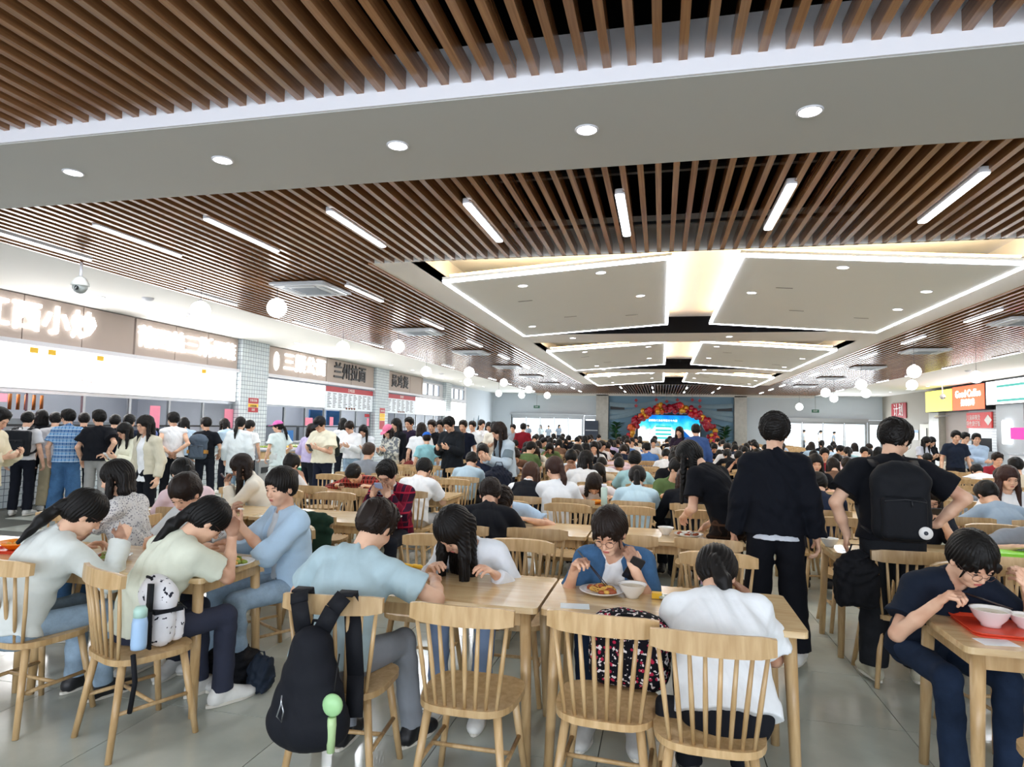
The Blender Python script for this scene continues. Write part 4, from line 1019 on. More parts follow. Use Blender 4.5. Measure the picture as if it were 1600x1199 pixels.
a1 = scm.node('ShaderNodeMath', operation='MULTIPLY_ADD'); scm.link(nz.outputs['Fac'], a1.inputs[0]); a1.inputs[1].default_value = 1.1; scm.link(sp.outputs[2], a1.inputs[2])
mr = scm.node('ShaderNodeMapRange'); mr.inputs[1].default_value = 1.9; mr.inputs[2].default_value = 3.0; scm.link(a1.outputs[0], mr.inputs[0])
cr = scm.node('ShaderNodeValToRGB'); cr.color_ramp.elements[0].color = s2l('f2fbff'); cr.color_ramp.elements[1].color = s2l('1478e0'); e = cr.color_ramp.elements.new(.32); e.color = s2l('5fe6f0'); e = cr.color_ramp.elements.new(.2); e.color = s2l('f2fbff'); e = cr.color_ramp.elements.new(.6); e.color = s2l('18b4f4')
scm.link(mr.outputs[0], cr.inputs[0]); scm.link(cr.outputs[0], scm.b.inputs['Emission Color'])
MB().box((-1.88, -.01, .43), (1.88, .0, 2.42)).build('picture', scm.m, sc_)
SB = glow('slide deep blue', '0a58a8', 1.0); ST = glow('slide teal', '28b8b4', 1.0); SW_ = glow('slide white', 'ffffff', 1.5)
MB().prism([(.75, .43), (1.88, .43), (1.88, .9), (1.3, 1.1), (.85, 1.55)], 0, .004, M=MF(0, 0, -.012)).build('slide_hill', SB, sc_)
text('slide_title', '校园美食文化节第三十六届', .145, SW_, sc_, M=MF(-.35, 2.08, -.02), ext=.002, off=.004)
for k in range(4):
    MB().box((-.80, -.016, 1.72-.24*k-.05), (.15, -.012, 1.72-.24*k+.05)).build('slide_bar', ST, sc_)
    text('slide_mark', ['第一', '第二', '第三', '第四'][k], .09, mat('slide red text', 'c05050', .6), sc_, M=MF(-1.1, 1.72-.24*k, -.02), ext=.001)
ar = empty('balloon_arch', (.62, 40.6, 0), 0, 'arch of red and gold balloons around the led screen', 'balloon arch')
rnd = random.Random(7); bm = [mat('dark red balloon', '9a1028', .25, .6), mat('red balloon', 'c02434', .25, .6), mat('gold balloon', 'd89a2c', .25, .6, .3), mat('orange balloon', 'd8602c', .25, .6)]
bme = [MB().ball((0, 0, 0), .16, 10, 7, sc=(1, 1, 1.08)).mesh('balloon', m_) for m_ in bm]
for i in range(150):
    t_ = i/149; a = math.pi*t_; x = -2.45*math.cos(a); z = .35+2.5*math.sin(a)**.6
    gold = any(abs(t_-g) < .035 for g in (.08, .27, .42, .60, .77, .93))
    put('balloon', bme[rnd.choice([2, 2, 3, 0]) if gold else rnd.choice([0, 0, 1])], ar, loc=(x+rnd.uniform(-.24, .24), rnd.uniform(-.2, .2), z+rnd.uniform(-.22, .22)), scale=(rnd.uniform(.75, 1.2),)*3)
for k, (x, z) in enumerate(((-1.55, 3.35), (-1.55, 3.0), (-.3, 3.4), (.35, 3.3), (1.0, 3.4), (2.35, 3.38), (2.35, 3.0), (1.9, 3.42))):
    o = MB().prism([(-.12, 0), (0, -.12), (.12, 0), (0, .12)], 0, .02, M=MF(0, 0, 0)).tube([(0, -.01, .1), (0, -.01, HC-z)], .005, 4).build('paper_ornament', REDP, loc=(x, YF-.5, z)); tag(o, f'small red diamond paper ornament hanging above the arch, {ORD[k]} from the left', 'ornament', 'red paper ornaments')
def leafy(x, y, label):
    r_ = empty('potted_plant', (x, y, 0), 0, label, 'plant'); rnd = random.Random(int(x*10))
    MB().lathe([(.001, 0), (.2, 0), (.26, .4), (.24, .4), (.001, .36)], 14).build('pot', mat('dark pot', '3a3634', .5), r_)
    LF = mat('glossy dark leaf', '2c5c34', .35, .5, noise=.3, nscale=8)
    for k in range(70):
        a = rnd.random()*6.28; h_ = .45+1.3*rnd.random(); L = .55+.25*rnd.random(); d = Vector((math.cos(a), math.sin(a), .55)).normalized(); sd = Vector((-math.sin(a), math.cos(a), 0)); o_ = Vector((0, 0, h_))
        pts = [o_+d*.08, o_+d*L*.5+sd*.13, o_+d*L-Vector((0, 0, .1)), o_+d*L*.5-sd*.13, o_+d*L*.5-Vector((0, 0, .03))]
        MB().add(pts, [(0, 1, 4), (1, 2, 4), (2, 3, 4), (3, 0, 4)]).build('leaf', LF, r_)
    MB().tube([(0, 0, .35), (0, 0, 1.8)], .03, 6).build('stem', mat('plant stem', '5a5a34', .7), r_)
leafy(-2.75, 41.0, 'tall leafy green plant left of the balloon arch'); leafy(3.75, 41.0, 'tall leafy green plant right of the balloon arch')
for x, l in ((-7.89, 'left'), (8.9, 'right')):
    o = empty('exit_sign', (x, YF-1.0, 2.82), 0, f'small green exit sign hanging over the far {l} doors', 'sign'); MB().box((-.2, -.02, -.09), (.2, .02, .09)).build('case', mat('exit green', '1c5a44', .4), o); MB().tube([(0, 0, .09), (0, 0, HC-2.82)], .008, 5).build('rod', DARKM, o)
    text('exit_text', 'EXIT', .11, WHP, o, M=MF(0, 0, -.022), ext=.001)
o = empty('notice_board', (-4.35, YF-.55, 0), 0, 'dark blue free standing board left of the stone pillar', 'board'); MB().box((-.45, 0, 0), (.42, .06, 2.0)).build('panel', mat('navy board', '2c3648', .5), o); MB().box((-.4, -.01, 1.35), (.38, 0, 1.4)).build('line', ALU, o)
# ---------------- right wall
TAW = mat('pinkish taupe panelling', 'b0a4a0', .6, noise=.02)
w = MB(); w.box((XR-.06, 30.9, 0), (XR, 33.2, 2.6)); struct('wall_panel', w, TAW)
struct('trim_3', MB().box((XR-.3, 26.2, 0), (XR+.05, 28.1, 3.74)).box((XR-.02, 20.0, 2.62), (XR+.0, 20.2, 3.7)), WALLB)
o = MB().box((XR-.28, 33.4, 0), (XR+.02, 34.5, 2.62)).build('pillar', MARBLE); o['kind'] = 'structure'
o = MB().box((XR-.12, 28.4, 0), (XR+.02, 30.8, 2.62)).build('pillar', TILEW); o['kind'] = 'structure'
def rsign(y0, y1, z0, z1, x, label, mt, nm='sign_box'):
    r_ = empty(nm, (x, (y0+y1)/2, (z0+z1)/2), 0, label, 'sign'); MB().box((0, -(y1-y0)/2, -(z1-z0)/2), (.3, (y1-y0)/2, (z1-z0)/2)).build('case', DARKM, r_); MB().box((-.01, -(y1-y0)/2+.02, -(z1-z0)/2+.02), (0, (y1-y0)/2-.02, (z1-z0)/2-.02)).build('lit_face', mt, r_)
    return r_
rsign(31.6, 34.5, 2.64, 3.64, XR-.4, 'glowing plain yellow lightbox, farther half of the right food sign', glow('lit yellow panel', 'fff46a', 1.5))
r_ = rsign(28.7, 31.58, 2.64, 3.68, XR-.4, 'glowing orange red lightbox reading Good Coffee on the right', glow('lit orange red panel', 'ff6a48', 1.25))
text('sign_text', 'Good Coffee', .42, LETW, r_, M=MR(0, .16, -.02), ext=.01, off=.004); text('sign_text', '美味咖啡', .30, LETW, r_, M=MR(0, -.22, -.02), ext=.01, off=.002)
r_ = rsign(19.5, 28.6, 2.78, 3.70, XR-.4, 'glaring white lightbox with teal stripes at the right edge', glow('lit white panel', 'ffffff', 2.2))
MB().box((-.02, -4.5, .18), (-.01, 3.7, .27)).box((-.02, -4.5, -.36), (-.01, 3.7, -.27)).build('teal_stripe', glow('lit teal stripe', '4aa098', .8), r_)
r_ = empty('red_sign', (XR-.2, 29.75, 2.22), 0, 'red banner with white characters under the orange red lightbox', 'sign'); MB().box((0, -1.05, -.32), (.05, 1.05, .32)).build('panel', mat('red banner', 'c83c38', .5, emis='c83c38', es=.3), r_)
text('sign_text', '川渝麻辣烫', .24, WHP, r_, M=MR(.42, .10, -.01), ext=.002); text('sign_text', '特色煲仔饭', .24, WHP, r_, M=MR(.42, -.15, -.01), ext=.002)
MB().prism([(.9, 0), (.6, .22), (.3, 0), (.6, -.22)], 0, .004, M=MR(-.2, 0, -.005)).build('diamond_mark', WHP, r_)
r_ = empty('red_sign', (XR-.02, 39.2, 2.85), 0, 'square dark red sign with white characters on the far right wall', 'sign'); MB().box((-.04, -1.1, -.42), (0, 1.1, .42)).build('panel', mat('deep red sign', 'a03038', .5), r_); text('sign_text', '计划', .72, WHP, r_, M=MR(0, 0, -.05), ext=.003, space=1.1)
r_ = empty('led_sign', (XR-.9, 24.2, 1.7), 0, 'magenta lit sign with yellow glyphs at the right frame edge', 'sign'); MB().box((0, -1.6, -.2), (.1, 1.6, .2)).build('case', glow('lit magenta', 'e0308c', 1), r_); text('sign_text', '麻辣香锅', .26, glow('lit yellow glyph', 'ffe85a', 2), r_, M=MR(-.1, 0, -.01), ext=.002)
o = MB().prism(rrect(-.28, -.45, .28, .45, .1), 0, .12, M=MR(27.2, 1.75, XR-.29)).build('round_lightbox', glow('lit white sign', 'ffffff', 2)); tag(o, 'white rounded vertical lightbox beside the red banner', 'sign')
o = empty('ordering_kiosk', (XR-.8, 28.6, 0), 0, 'black ordering kiosk with a screen beside the man with folded arms', 'kiosk'); MB().box((-.3, -.7, 0), (.3, .7, 1.0)).build('cabinet', ALU, o); MB().box((-.25, -.7, 1.0), (.25, .7, 1.5)).build('hood', DARKM, o); MB().box((-.27, -.3, 1.1), (-.25, .3, 1.4)).build('screen', mat('kiosk screen', '8c98a0', .2), o)
o = empty('food_counter', (XR-1.0, 22.5, 0), 0, 'pale food counter running to the right frame edge', 'food counter'); MB().box((0, -5, 0), (.8, 3.2, .95)).build('front', SILL, o); MB().box((-.05, -5, .95), (.85, 3.2, 1.0)).build('counter_top', STEEL, o)
g = MB()
for k in range(8): g.box((.1, -4.5+.9*k, 1.0), (.6, -3.9+.9*k, 1.06))
g.build('green_tray', mat('bright green tray', '8ae03a', .4), o)
o = empty('door_leaf', (XR-.05, 35.6, 0), 0, 'cream door with a black pull on the right wall', 'door'); o.name = 'door_4'; o['kind'] = 'structure'; del o['category']; MB().box((-.04, -.55, 0), (0, .55, 2.1)).build('door_leaf', mat('cream door', 'd0ccba', .5), o); MB().tube([(-.08, -.42, .7), (-.08, -.42, 1.9)], .025, 6).build('door_handle', DARKM, o)
poster(0, 0, .7, .5, MR(36.9, 1.55, XR-.01), 'small blue and white notice on the far right wall', [(BLUEP, .3), (WHP, .7)])
o = MB().tube([(.34, 0, .02), (0, 0, 0), (-.15, 0, -.02)], .02, 6).ball((-.2, 0, -.05), .07, 10, 8, sc=(1.6, 1, 1)).build('bullet_camera', SILL, loc=(XR-.35, 32.9, 2.45)); tag(o, 'small white bullet camera under the yellow lightbox', 'security camera')
# ================================================================= furniture
def rail_mesh():
    vs = []; n = 9; L = []
    for i in range(n):
        t_ = i/(n-1)*2-1; x = .225*t_; y = -.195-.045*(1-t_*t_); dip = .006*(1-t_*t_)
        yy = [(y-.013, .795), (y+.013, .795), (y+.013+.004, .868+dip), (y-.009, .872+dip)]
        if abs(t_) == 1: yy = [(a, z*.0+(.803 if z < .83 else .862)) for a, z in yy]
        L.append([(x, a, z) for a, z in yy])
    m = MB(); b = [v for q in L for v in q]; f = []
    for i in range(n-1):
        for j in range(4): f.append((i*4+j, i*4+(j+1) % 4, (i+1)*4+(j+1) % 4, (i+1)*4+j))
    f += [(3, 2, 1, 0), tuple(4*(n-1)+k for k in range(4))]
    m.add(b, [q[::-1] for q in f]); return m
def seat_mb():
    pts = []
    for i in range(28):
        a = 2*math.pi*i/28; c_, s_ = math.cos(a), math.sin(a)
        x = math.copysign(abs(c_)**.55, c_)*.215; y = math.copysign(abs(s_)**.6, s_)*.205
        x *= 1+.06*(y/.2); pts.append((x, y))
    m = MB(); m.prism(pts, .425, .452); m.prism([(x*.95, y*.95) for x, y in pts], .418, .4255); return m
# chair faces +Y; backrest at -Y
def leg_path(sx, sy): return [(sx*.150, sy*.145, .425), (sx*.205, sy*.205, 0)]
def spindle(k):
    t_ = (k-3.5)/3.5; xb, xt = .150*t_, .195*t_
    return [(xb, -.165-.02*(1-t_*t_), .44), (xb*.5+xt*.5, -.178-.034*(1-t_*t_), .62), (xt, -.195-.045*(1-t_*t_), .80)]
SEAT = seat_mb().mesh('seat', OAK); RAIL = rail_mesh().mesh('top_rail', OAK)
LEGS = [MB().tube(leg_path(sx, sy), [.019, .015], 10).mesh('leg', OAK) for sx in (-1, 1) for sy in (-1, 1)]
SPIN = [MB().tube(spindle(k), [.008, .0105, .008], 7).mesh('spindle', OAK) for k in range(8)]
def lp(sx, sy, t_): a, b = leg_path(sx, sy); return [a[i]+(b[i]-a[i])*t_ for i in range(3)]
STR = [MB().tube([lp(s_, -1, .52), lp(s_, 1, .52)], .010, 7).mesh('stretcher', OAK) for s_ in (-1, 1)]+[MB().tube([tuple((a+b)/2 for a, b in zip(lp(-1, -1, .52), lp(-1, 1, .52))), tuple((a+b)/2 for a, b in zip(lp(1, -1, .52), lp(1, 1, .52)))], .010, 7).mesh('stretcher', OAK)]
_bk = MB(); _bk.v = []; 
def all_mb(back=True, base=True, low=False):
    m = MB()
    if back:
        r_ = rail_mesh(); m.add(r_.v, r_.f)
        for k in range(8): m.tube(spindle(k), .0095, 4 if low else 6)
    if base:
        s_ = seat_mb(); m.add(s_.v, s_.f)
        for sx in (-1, 1):
            for sy in (-1, 1): m.tube(leg_path(sx, sy), [.019, .015], 5)
    return m
BACK = all_mb(True, False).mesh('backrest', OAK); WHOLE = all_mb(True, True, True).mesh('dining_chair', OAK)
def chair(x, y, rz, lod, label, group):
    if lod == 2:
        o = put('dining_chair', WHOLE, None, loc=(x, y, 0), rot=(0, 0, rz)); return tag(o, label, 'chair', group)
    r_ = empty('dining_chair', (x, y, 0), rz, label, 'chair', group)
    put('seat', SEAT, r_)
    for m in LEGS: put('leg', m, r_)
    if lod == 0:
        put('top_rail', RAIL, r_)
        for m in SPIN: put('spindle', m, r_)
        for m in STR: put('stretcher', m, r_)
    else: put('backrest', BACK, r_)
    return r_
TW, TD, TH = 1.185, .645, .75
def table_parts():
    top = MB().prism(rrect(-TW/2, -TD/2, TW/2, TD/2, .03), .722, .75).mesh('tabletop', OAKT)
    lg = [MB().tube([(sx*(TW/2-.07), sy*(TD/2-.07), .722), (sx*(TW/2-.045), sy*(TD/2-.045), 0)], [.030, .022], 12).mesh('leg', OAK) for sx in (-1, 1) for sy in (-1, 1)]
    ap = [MB().box((-TW/2+.07, s_*(TD/2-.06)-.01, .65), (TW/2-.07, s_*(TD/2-.06)+.01, .722)).mesh('apron', OAK) for s_ in (-1, 1)]+[MB().box((s_*(TW/2-.06)-.01, -TD/2+.07, .65), (s_*(TW/2-.06)+.01, TD/2-.07, .722)).mesh('apron', OAK) for s_ in (-1, 1)]
    return top, lg, ap
TTOP, TLEG, TAPR = table_parts()
STICK = mat('white table sticker', 'dfeaf0', .4); STK = MB().box((-.07, -.045, .750), (.07, .045, .7512)).mesh('sticker', STICK)
def table(x, y, label, full=True, sticker=False):
    r_ = empty('dining_table', (x, y, 0), 0, label, 'table', 'pale wood dining tables'); put('tabletop', TTOP, r_)
    for m in TLEG: put('leg', m, r_)
    if full:
        for m in TAPR: put('apron', m, r_)
    if sticker: put('table_sticker', STK, r_, loc=(-.44, -.22, 0), rot=(0, 0, R(8)))
    return r_
BLK = {'L': (-4.20, -3.005), 'C': (-1.16, .04), 'R': (1.82, 3.02), 'Q': (4.8, 6.0)}   # table centres
BN = {'L': 'left', 'C': 'centre', 'R': 'right', 'Q': 'rightmost'}
Y0 = 3.05; ROWP = 2.05
def row_y(k): return Y0+ROWP*k
def seat_slot(b, i, k, side):
    x = BLK[b][i//2]+(-.29 if i % 2 == 0 else .29)
    return x, row_y(k)+(-.27 if side == 0 else TD+.22)
def inview(x, y, m=.6):
    d = Vector((x, y, .8-CAMZ)); f_ = d.dot(_f)
    if f_ < .3: return False
    px = 800+1000*d.dot(_r2)/f_; return -m*1000/y*1.2 < px < 1600+m*1000/y*1.2
EMPTY_OVERRIDE = {}
# ================================================================= people
def atx(px, Y, z=1.1):
    """world x that the lens sees at column px for a point at depth Y and height z"""
    lo, hi = -20., 20.
    for _ in range(40):
        m = (lo+hi)/2; d = Vector((m, Y, z-CAMZ)); p = 800+1000*d.dot(_r2)/d.dot(_f)
        if p < px: lo = m
        else: hi = m
    return (lo+hi)/2
POSES = {
 'eat': lambda: Fig(lean=18, lean2=36, hp=42, hands=[(-.17, .42, .81), (.13, .40, .90)], pole=[(-.7, -.2, -1.2), (.7, -.2, -1.2)]),
 'eat2': lambda: Fig(lean=22, lean2=40, hp=46, twist=8, hands=[(-.20, .40, .80), (.06, .40, .88)], pole=[(-1, -.2, -.7), (1, -.2, -1)]),
 'deep': lambda: Fig(lean=32, lean2=52, hp=58, hands=[(-.24, .50, .80), (.22, .50, .80)], pole=[(-1, -.2, -.4), (1, -.2, -.4)]),
 'phone': lambda: Fig(lean=10, lean2=22, hp=34, hands=[(-.07, .36, .93), (.08, .37, .93)], pole=[(-.6, -.2, -1.2), (.6, -.2, -1.2)], palm=[(.6, -.4, .6), (-.6, -.4, .6)], curl=(45, 45)),
 'up': lambda: Fig(lean=4, lean2=12, hp=14, hands=[(-.16, .40, .80), (.18, .38, .80)], pole=[(-1, -.4, -.8), (1, -.4, -.8)]),
 'left': lambda: Fig(lean=8, lean2=20, hp=24, hy=48, hands=[(-.18, .38, .82), (.12, .40, .84)], pole=[(-.7, -.3, -1.1), (.7, -.3, -1.1)]),
 'right': lambda: Fig(lean=8, lean2=20, hp=20, hy=-46, hands=[(-.18, .38, .82), (.12, .40, .84)], pole=[(-.7, -.3, -1.1), (.7, -.3, -1.1)]),
 'stand': lambda: Fig(pz=.93, lean=2, lean2=5, hp=12, hands=[(-.27, .05, .86), (.27, .05, .86)], pole=[(-.4, -1, 0), (.4, -1, 0)], feet=[(-.12, .02, .09), (.12, -.02, .09)], kpole=[(0, 1, 0), (0, 1, 0)], palm=[(1, 0, 0), (-1, 0, 0)]),
 'standphone': lambda: Fig(pz=.93, lean=2, lean2=8, hp=30, hands=[(-.10, .30, 1.16), (.10, .30, 1.14)], pole=[(-.5, -.4, -1), (.5, -.4, -1)], feet=[(-.12, .02, .09), (.12, -.02, .09)], kpole=[(0, 1, 0), (0, 1, 0)], palm=[(.6, -.4, .6), (-.6, -.4, .6)], curl=(45, 45)),
 'standleft': lambda: Fig(pz=.93, lean=1, lean2=4, hp=6, hy=55, hands=[(-.26, .06, .88), (.22, .16, .98)], pole=[(-.4, -1, 0), (.6, -1, 0)], feet=[(-.13, .0, .09), (.13, .03, .09)], kpole=[(0, 1, 0), (0, 1, 0)]),
 'standright': lambda: Fig(pz=.93, lean=1, lean2=4, hp=10, hy=-55, hands=[(-.22, .16, .98), (.26, .06, .88)], pole=[(-.6, -1, 0), (.4, -1, 0)], feet=[(-.13, .0, .09), (.13, .03, .09)], kpole=[(0, 1, 0), (0, 1, 0)]),
 'folded': lambda: Fig(pz=.93, lean=0, lean2=3, hp=4, hands=[(.13, .20, 1.10), (-.12, .22, 1.08)], pole=[(-1, -.2, -.8), (1, -.2, -.8)], feet=[(-.12, .02, .09), (.12, -.02, .09)], kpole=[(0, 1, 0), (0, 1, 0)], hdir=[(1, .1, .1), (-1, .1, .1)], palm=[(0, -1, 0), (0, -1, 0)]),
 'behind': lambda: Fig(pz=.93, lean=0, lean2=3, hp=8, hy=30, hands=[(-.04, -.17, .98), (.05, -.19, 1.0)], pole=[(-1, -.4, 0), (1, -.4, 0)], feet=[(-.12, .02, .09), (.12, -.02, .09)], kpole=[(0, 1, 0), (0, 1, 0)], palm=[(0, 1, 0), (0, 1, 0)]),
 'hip': lambda: Fig(pz=.93, lean=0, lean2=3, hp=6, hy=50, hands=[(-.25, .05, .9), (.19, -.10, 1.0)], pole=[(-.5, -1, 0), (1, -.8, 0)], feet=[(-.13, .02, .09), (.13, -.02, .09)], kpole=[(0, 1, 0), (0, 1, 0)], hdir=[None, (-.7, -.3, .1)]),
}
_fig = {}
def pose(k):
    if k not in _fig: _fig[k] = POSES[k]()
    return _fig[k]
TOPC = {'white': 'e8eaec', 'pale blue': 'b4cce0', 'black': '14161c', 'navy': '1c2438', 'cream': 'e4dfd0', 'grey': '8a9098', 'pink': 'e6cdd2', 'beige': 'cfc2aa', 'teal': '9cc4c8', 'green': '5d7248', 'red': '8e2a34', 'blue': '4a78b8', 'lilac': 'c0b4d8', 'brown': '6e5444'}
HK = {'short': 'short hair', 'pony': 'dark ponytail', 'long': 'long hair', 'bob': 'bobbed hair', 'bun': 'hair bun', 'cap': 'short hair'}
occupied = {}
rnd = random.Random(11)
def seatp(b, i, k, side, ps, topc, kind='T-shirt', hair='short', px=None, dx=0, dy=0, rz=None, label=None, detail=None, topmat=None, glasses=False, sleeve=None, bottom='20232c', tail=None, topname='shirt', haircol=None, face=None, jacket=None, dz=0, collar=False, figk=None, loose=.018, bmat=None, hairkw=None, seed=None, shoe=None, scale=1.0):
    x, y = seat_slot(b, i, k, side)
    if px is not None: x = atx(px, y+(.2 if side == 0 else -.2))
    x += dx; y += dy
    occupied[(b, i, k, side)] = 1
    rz0 = 0 if side == 0 else 180
    d = detail if detail is not None else (1 if y < 9.5 else 0)
    sleeve = sleeve or ('long' if kind in ('shirt', 'jacket', 'blouse', 'coat', 'hoodie') else 'short')
    if face is None: face = side == 1 and y < 11.5 or rz is not None
    if label is None: label = f"person in {topc} {kind}, {HK[hair]}, {'near' if side == 0 else 'far'} side of {ORD[k]} row, {BN[b]} block, {ORD[i]} seat"
    hr = dict(kind=hair, color=haircol or rnd.choice(HAIRC)); 
    if tail is not None: hr['tail'] = tail
    if hair in ('long',): hr['length'] = .32
    if hair == 'short' and d == 2: hr['amp'] = .0055
    if hairkw: hr.update(hairkw)
    fg = pose(ps) if figk is None else figk[1]
    return person(label, (x, y-(.02 if side == 0 else -.02), dz), R(rz0 if rz is None else rz), ps if figk is None else figk[0], fg,
                  top=dict(color=TOPC.get(topc, topc), sleeve=sleeve, mat=topmat, collar=collar or kind in ('shirt', 'jacket'), name=topname, loose=loose, **({'wr': .007} if d == 2 else {})),
                  bottom=dict(color=bottom, mat=bmat), hair=hr, shoe=shoe or rnd.choice(['e8e8e4', '2a2a2c', 'c8c8c4']), face=face, glasses=glasses, detail=d, group='seated diners', jacket=jacket, scale=scale)
# ---- first row, near figures with poses of their own
f = Fig(pz=.53, lean=14, lean2=32, side=5, hp=36, hy=-14, hands=[(-.18, .44, .80), (.34, .46, .80)], pole=[(-1, -.2, -.8), (1, -.4, -.5)], feet=[(-.06, .30, .09), (.26, .40, .09)], curl=(30, 30), build=1.06)
seatp('C', 0, 0, 0, '', 'a9c0c8', figk=('mblue', f), px=None, dx=-.03, label='man in pale blue grey T-shirt, back to camera, seated behind the hung black backpack', detail=2, bottom='8a9098', shoe='17181c', hair='short', loose=.024, hairkw=dict(seed=2.))
f = Fig(pz=.50, lean=33, lean2=52, side=-3, hp=50, hy=-12, hands=[(-.05, .60, .79), (.16, .52, .79)], pole=[(-.7, -.1, -1.6), (.7, -.1, -1.6)], build=1.04)
seatp('C', 3, 0, 0, '', 'e9eef2', figk=('wwhite', f), dx=-.07, label='woman in long loose white T-shirt with black ponytail, back to camera, right near chair', detail=2, hair='pony', loose=.036, bottom='1a1c22', tail=(.06, -.20, -.10), topname='long_shirt')
f = Fig(pz=.52, lean=26, lean2=38, hp=30, hy=-14, hands=[(-.12, .38, .865), (.20, .43, .845)], pole=[(-.5, -.1, -1.2), (.5, -.1, -1.2)], build=.94, sh=.150, palm=[(.5, -.5, .5), (-.6, .2, -.7)], curl=(50, 62), hdir=[(.25, .1, 1), None])
seatp('C', 2, 0, 1, '', 'eef0f2', figk=('denim', f), px=962, dy=-.05, label='woman in blue denim shirt eating with chopsticks and holding a phone, facing camera', detail=2, hair='bun', sleeve='short', glasses=True, jacket=dict(mat=DENIM, sleeve='roll', collar=True, openf=True, loose=.030, name='denim_shirt', neck=.07), loose=.006, bmat=DENIM_D, hairkw=dict(front=True, seed=1.))
f = Fig(pz=.52, lean=26, lean2=42, side=0, hp=50, hy=-30, hands=[(-.20, .44, .79), (.18, .44, .79)], pole=[(-.7, -.1, -1), (.7, -.1, -1)], sh=.152, build=.94)
seatp('C', 0, 0, 1, '', 'dfe4ea', figk=('longh', f), px=742, dy=-.02, label='woman in white top, very long black hair hanging over her face, blue skirt, centre table', detail=2, hair='long', sleeve='long', hairkw=dict(length=.46, seed=3., vol=.013), loose=.018, bottom='7f92b0')
f = Fig(pz=.53, lean=4, lean2=8, hp=12, hy=22, hands=[(-.06, .36, .94), (.10, .34, .96)], pole=[(-.6, -.2, -1.2), (.6, -.2, -1.2)], palm=[(.6, -.4, .6), (-.6, -.4, .6)], curl=(40, 40), feet=[(-.14, .36, .09), (.20, .42, .09)])
seatp('L', 3, 0, 1, '', 'c9d3dc', figk=('lblue', f), px=428, dy=.0, rz=146, label='woman in open light blue shirt looking at her phone at the left table end', detail=2, hair='bun', sleeve='short', jacket=dict(color='b4d0e8', sleeve='roll', collar=True, openf=True, loose=.034, name='open_shirt', neck=.075), loose=.006, bmat=DENIM_L, hairkw=dict(seed=5.))
f = Fig(pz=.53, lean=12, lean2=24, hp=38, hands=[(-.16, .40, .81), (.14, .40, .81)])
seatp('L', 2, 0, 1, '', 'c4c9ca', figk=('greyw', f), px=284, dy=.08, label='woman in pale grey T-shirt facing camera, looking down behind the left table', detail=1, hair='bun', hairkw=dict(seed=7.))
f = Fig(pz=.53, lean=6, lean2=12, hp=20, hy=8, hands=[(-.10, .44, .90), (.08, .44, .88)], pole=[(-.6, -.2, -1.2), (.6, -.2, -1.2)], palm=[(.6, -.4, .6), (-.6, -.4, .6)], curl=(45, 45))
seatp('L', 1, 0, 1, '', 'd0d0d4', figk=('blouse', f), px=152, dy=.12, rz=104, label='woman in patterned grey white blouse in profile facing left, hands raised', detail=2, hair='bob', topmat=BLOUSE, sleeve='short', hairkw=dict(seed=8.), bmat=DENIM)
f = Fig(pz=.50, lean=12, lean2=32, side=2, hp=38, hy=-24, hands=[(-.18, .44, .80), (.19, .44, .90)], pole=[(-.7, -.2, -1), (.6, -.1, -1.3)], curl=(40, 70), sh=.152, build=.96)
seatp('L', 2, 0, 0, '', 'd9dfdc', figk=('lwhite', f), px=86, dy=.02, rz=-12, label='woman in long sleeved off-white shirt with ponytail and glasses, far left, eating', detail=2, hair='pony', sleeve='long', collar=True, glasses=True, tail=(-.12, -.27, -.13), face=True, loose=.026, bmat=DENIM_L)
f = Fig(pz=.50, lean=12, lean2=34, side=0, hp=50, hy=-18, hands=[(-.14, .44, .82), (.11, .44, .95)], pole=[(-.7, -.2, -1), (.35, .1, -1.5)], sh=.152, build=.96, palm=[(.5, .2, -1), (-.8, .4, 0)], curl=(40, 70))
seatp('L', 3, 0, 0, '', 'd7dccb', figk=('cream', f), px=240, dy=.17, rz=-20, label='woman in cream T-shirt with ponytail and red glasses, hand raised to her mouth', detail=2, hair='pony', glasses=True, tail=(-.13, -.26, -.14), face=True, loose=.026, bottom='343848')
f = Fig(pz=.52, lean=26, lean2=40, hp=38, hy=0, hands=[(-.22, .44, .90), (.20, .44, .84)], pole=[(-.6, -.1, -1), (.6, -.1, -.9)], sh=.155, build=.96, palm=[(.5, -.4, .5), (-.6, .2, -.7)], curl=(50, 60))
seatp('R', 0, 0, 1, '', '18202e', figk=('navyg', f), px=1452, dy=-.10, rz=192, label='woman in navy T-shirt with glasses eating from the orange tray, right table', detail=2, hair='pony', glasses=True, tail=(-.10, -.20, -.16), loose=.028, bmat=DENIM_D, hairkw=dict(front=True))
# ---- second to fourth rows
seatp('L', 1, 1, 0, 'phone', 'pink', hair='pony', px=330, rz=62, face=True, label='woman in pale pink T-shirt with ponytail, turned left, second row, left block')
seatp('L', 0, 1, 1, 'phone', 'e2ddd0', kind='shirt', hair='long', px=396, rz=118, label='woman with long dark hair in cream jacket holding a phone, turned left')
seatp('L', 3, 1, 1, 'phone', 'e4e4e6', px=606, label='boy in dark red plaid shirt over white T-shirt looking at a phone', jacket=dict(mat=PLAID_RED, sleeve='long', collar=True, openf=True, loose=.030, name='plaid_shirt', neck=.07), loose=.006, sleeve='short', detail=2)
seatp('L', 0, 2, 0, 'eat', 'white', hair='bun', px=446, label='woman in white T-shirt with white scrunchie on her bun, third row, left block')
seatp('L', 1, 2, 1, 'deep', 'red', px=568, topmat=PLAID_RED2, sleeve='long', label='young man in red checked shirt bent low over his plate, left block')
seatp('L', 3, 2, 0, 'eat', 'white', px=656, hair='short', label='person in plain white T-shirt, short hair, broad back to camera, third row', loose=.03, detail=2, bottom='b8bcc0')
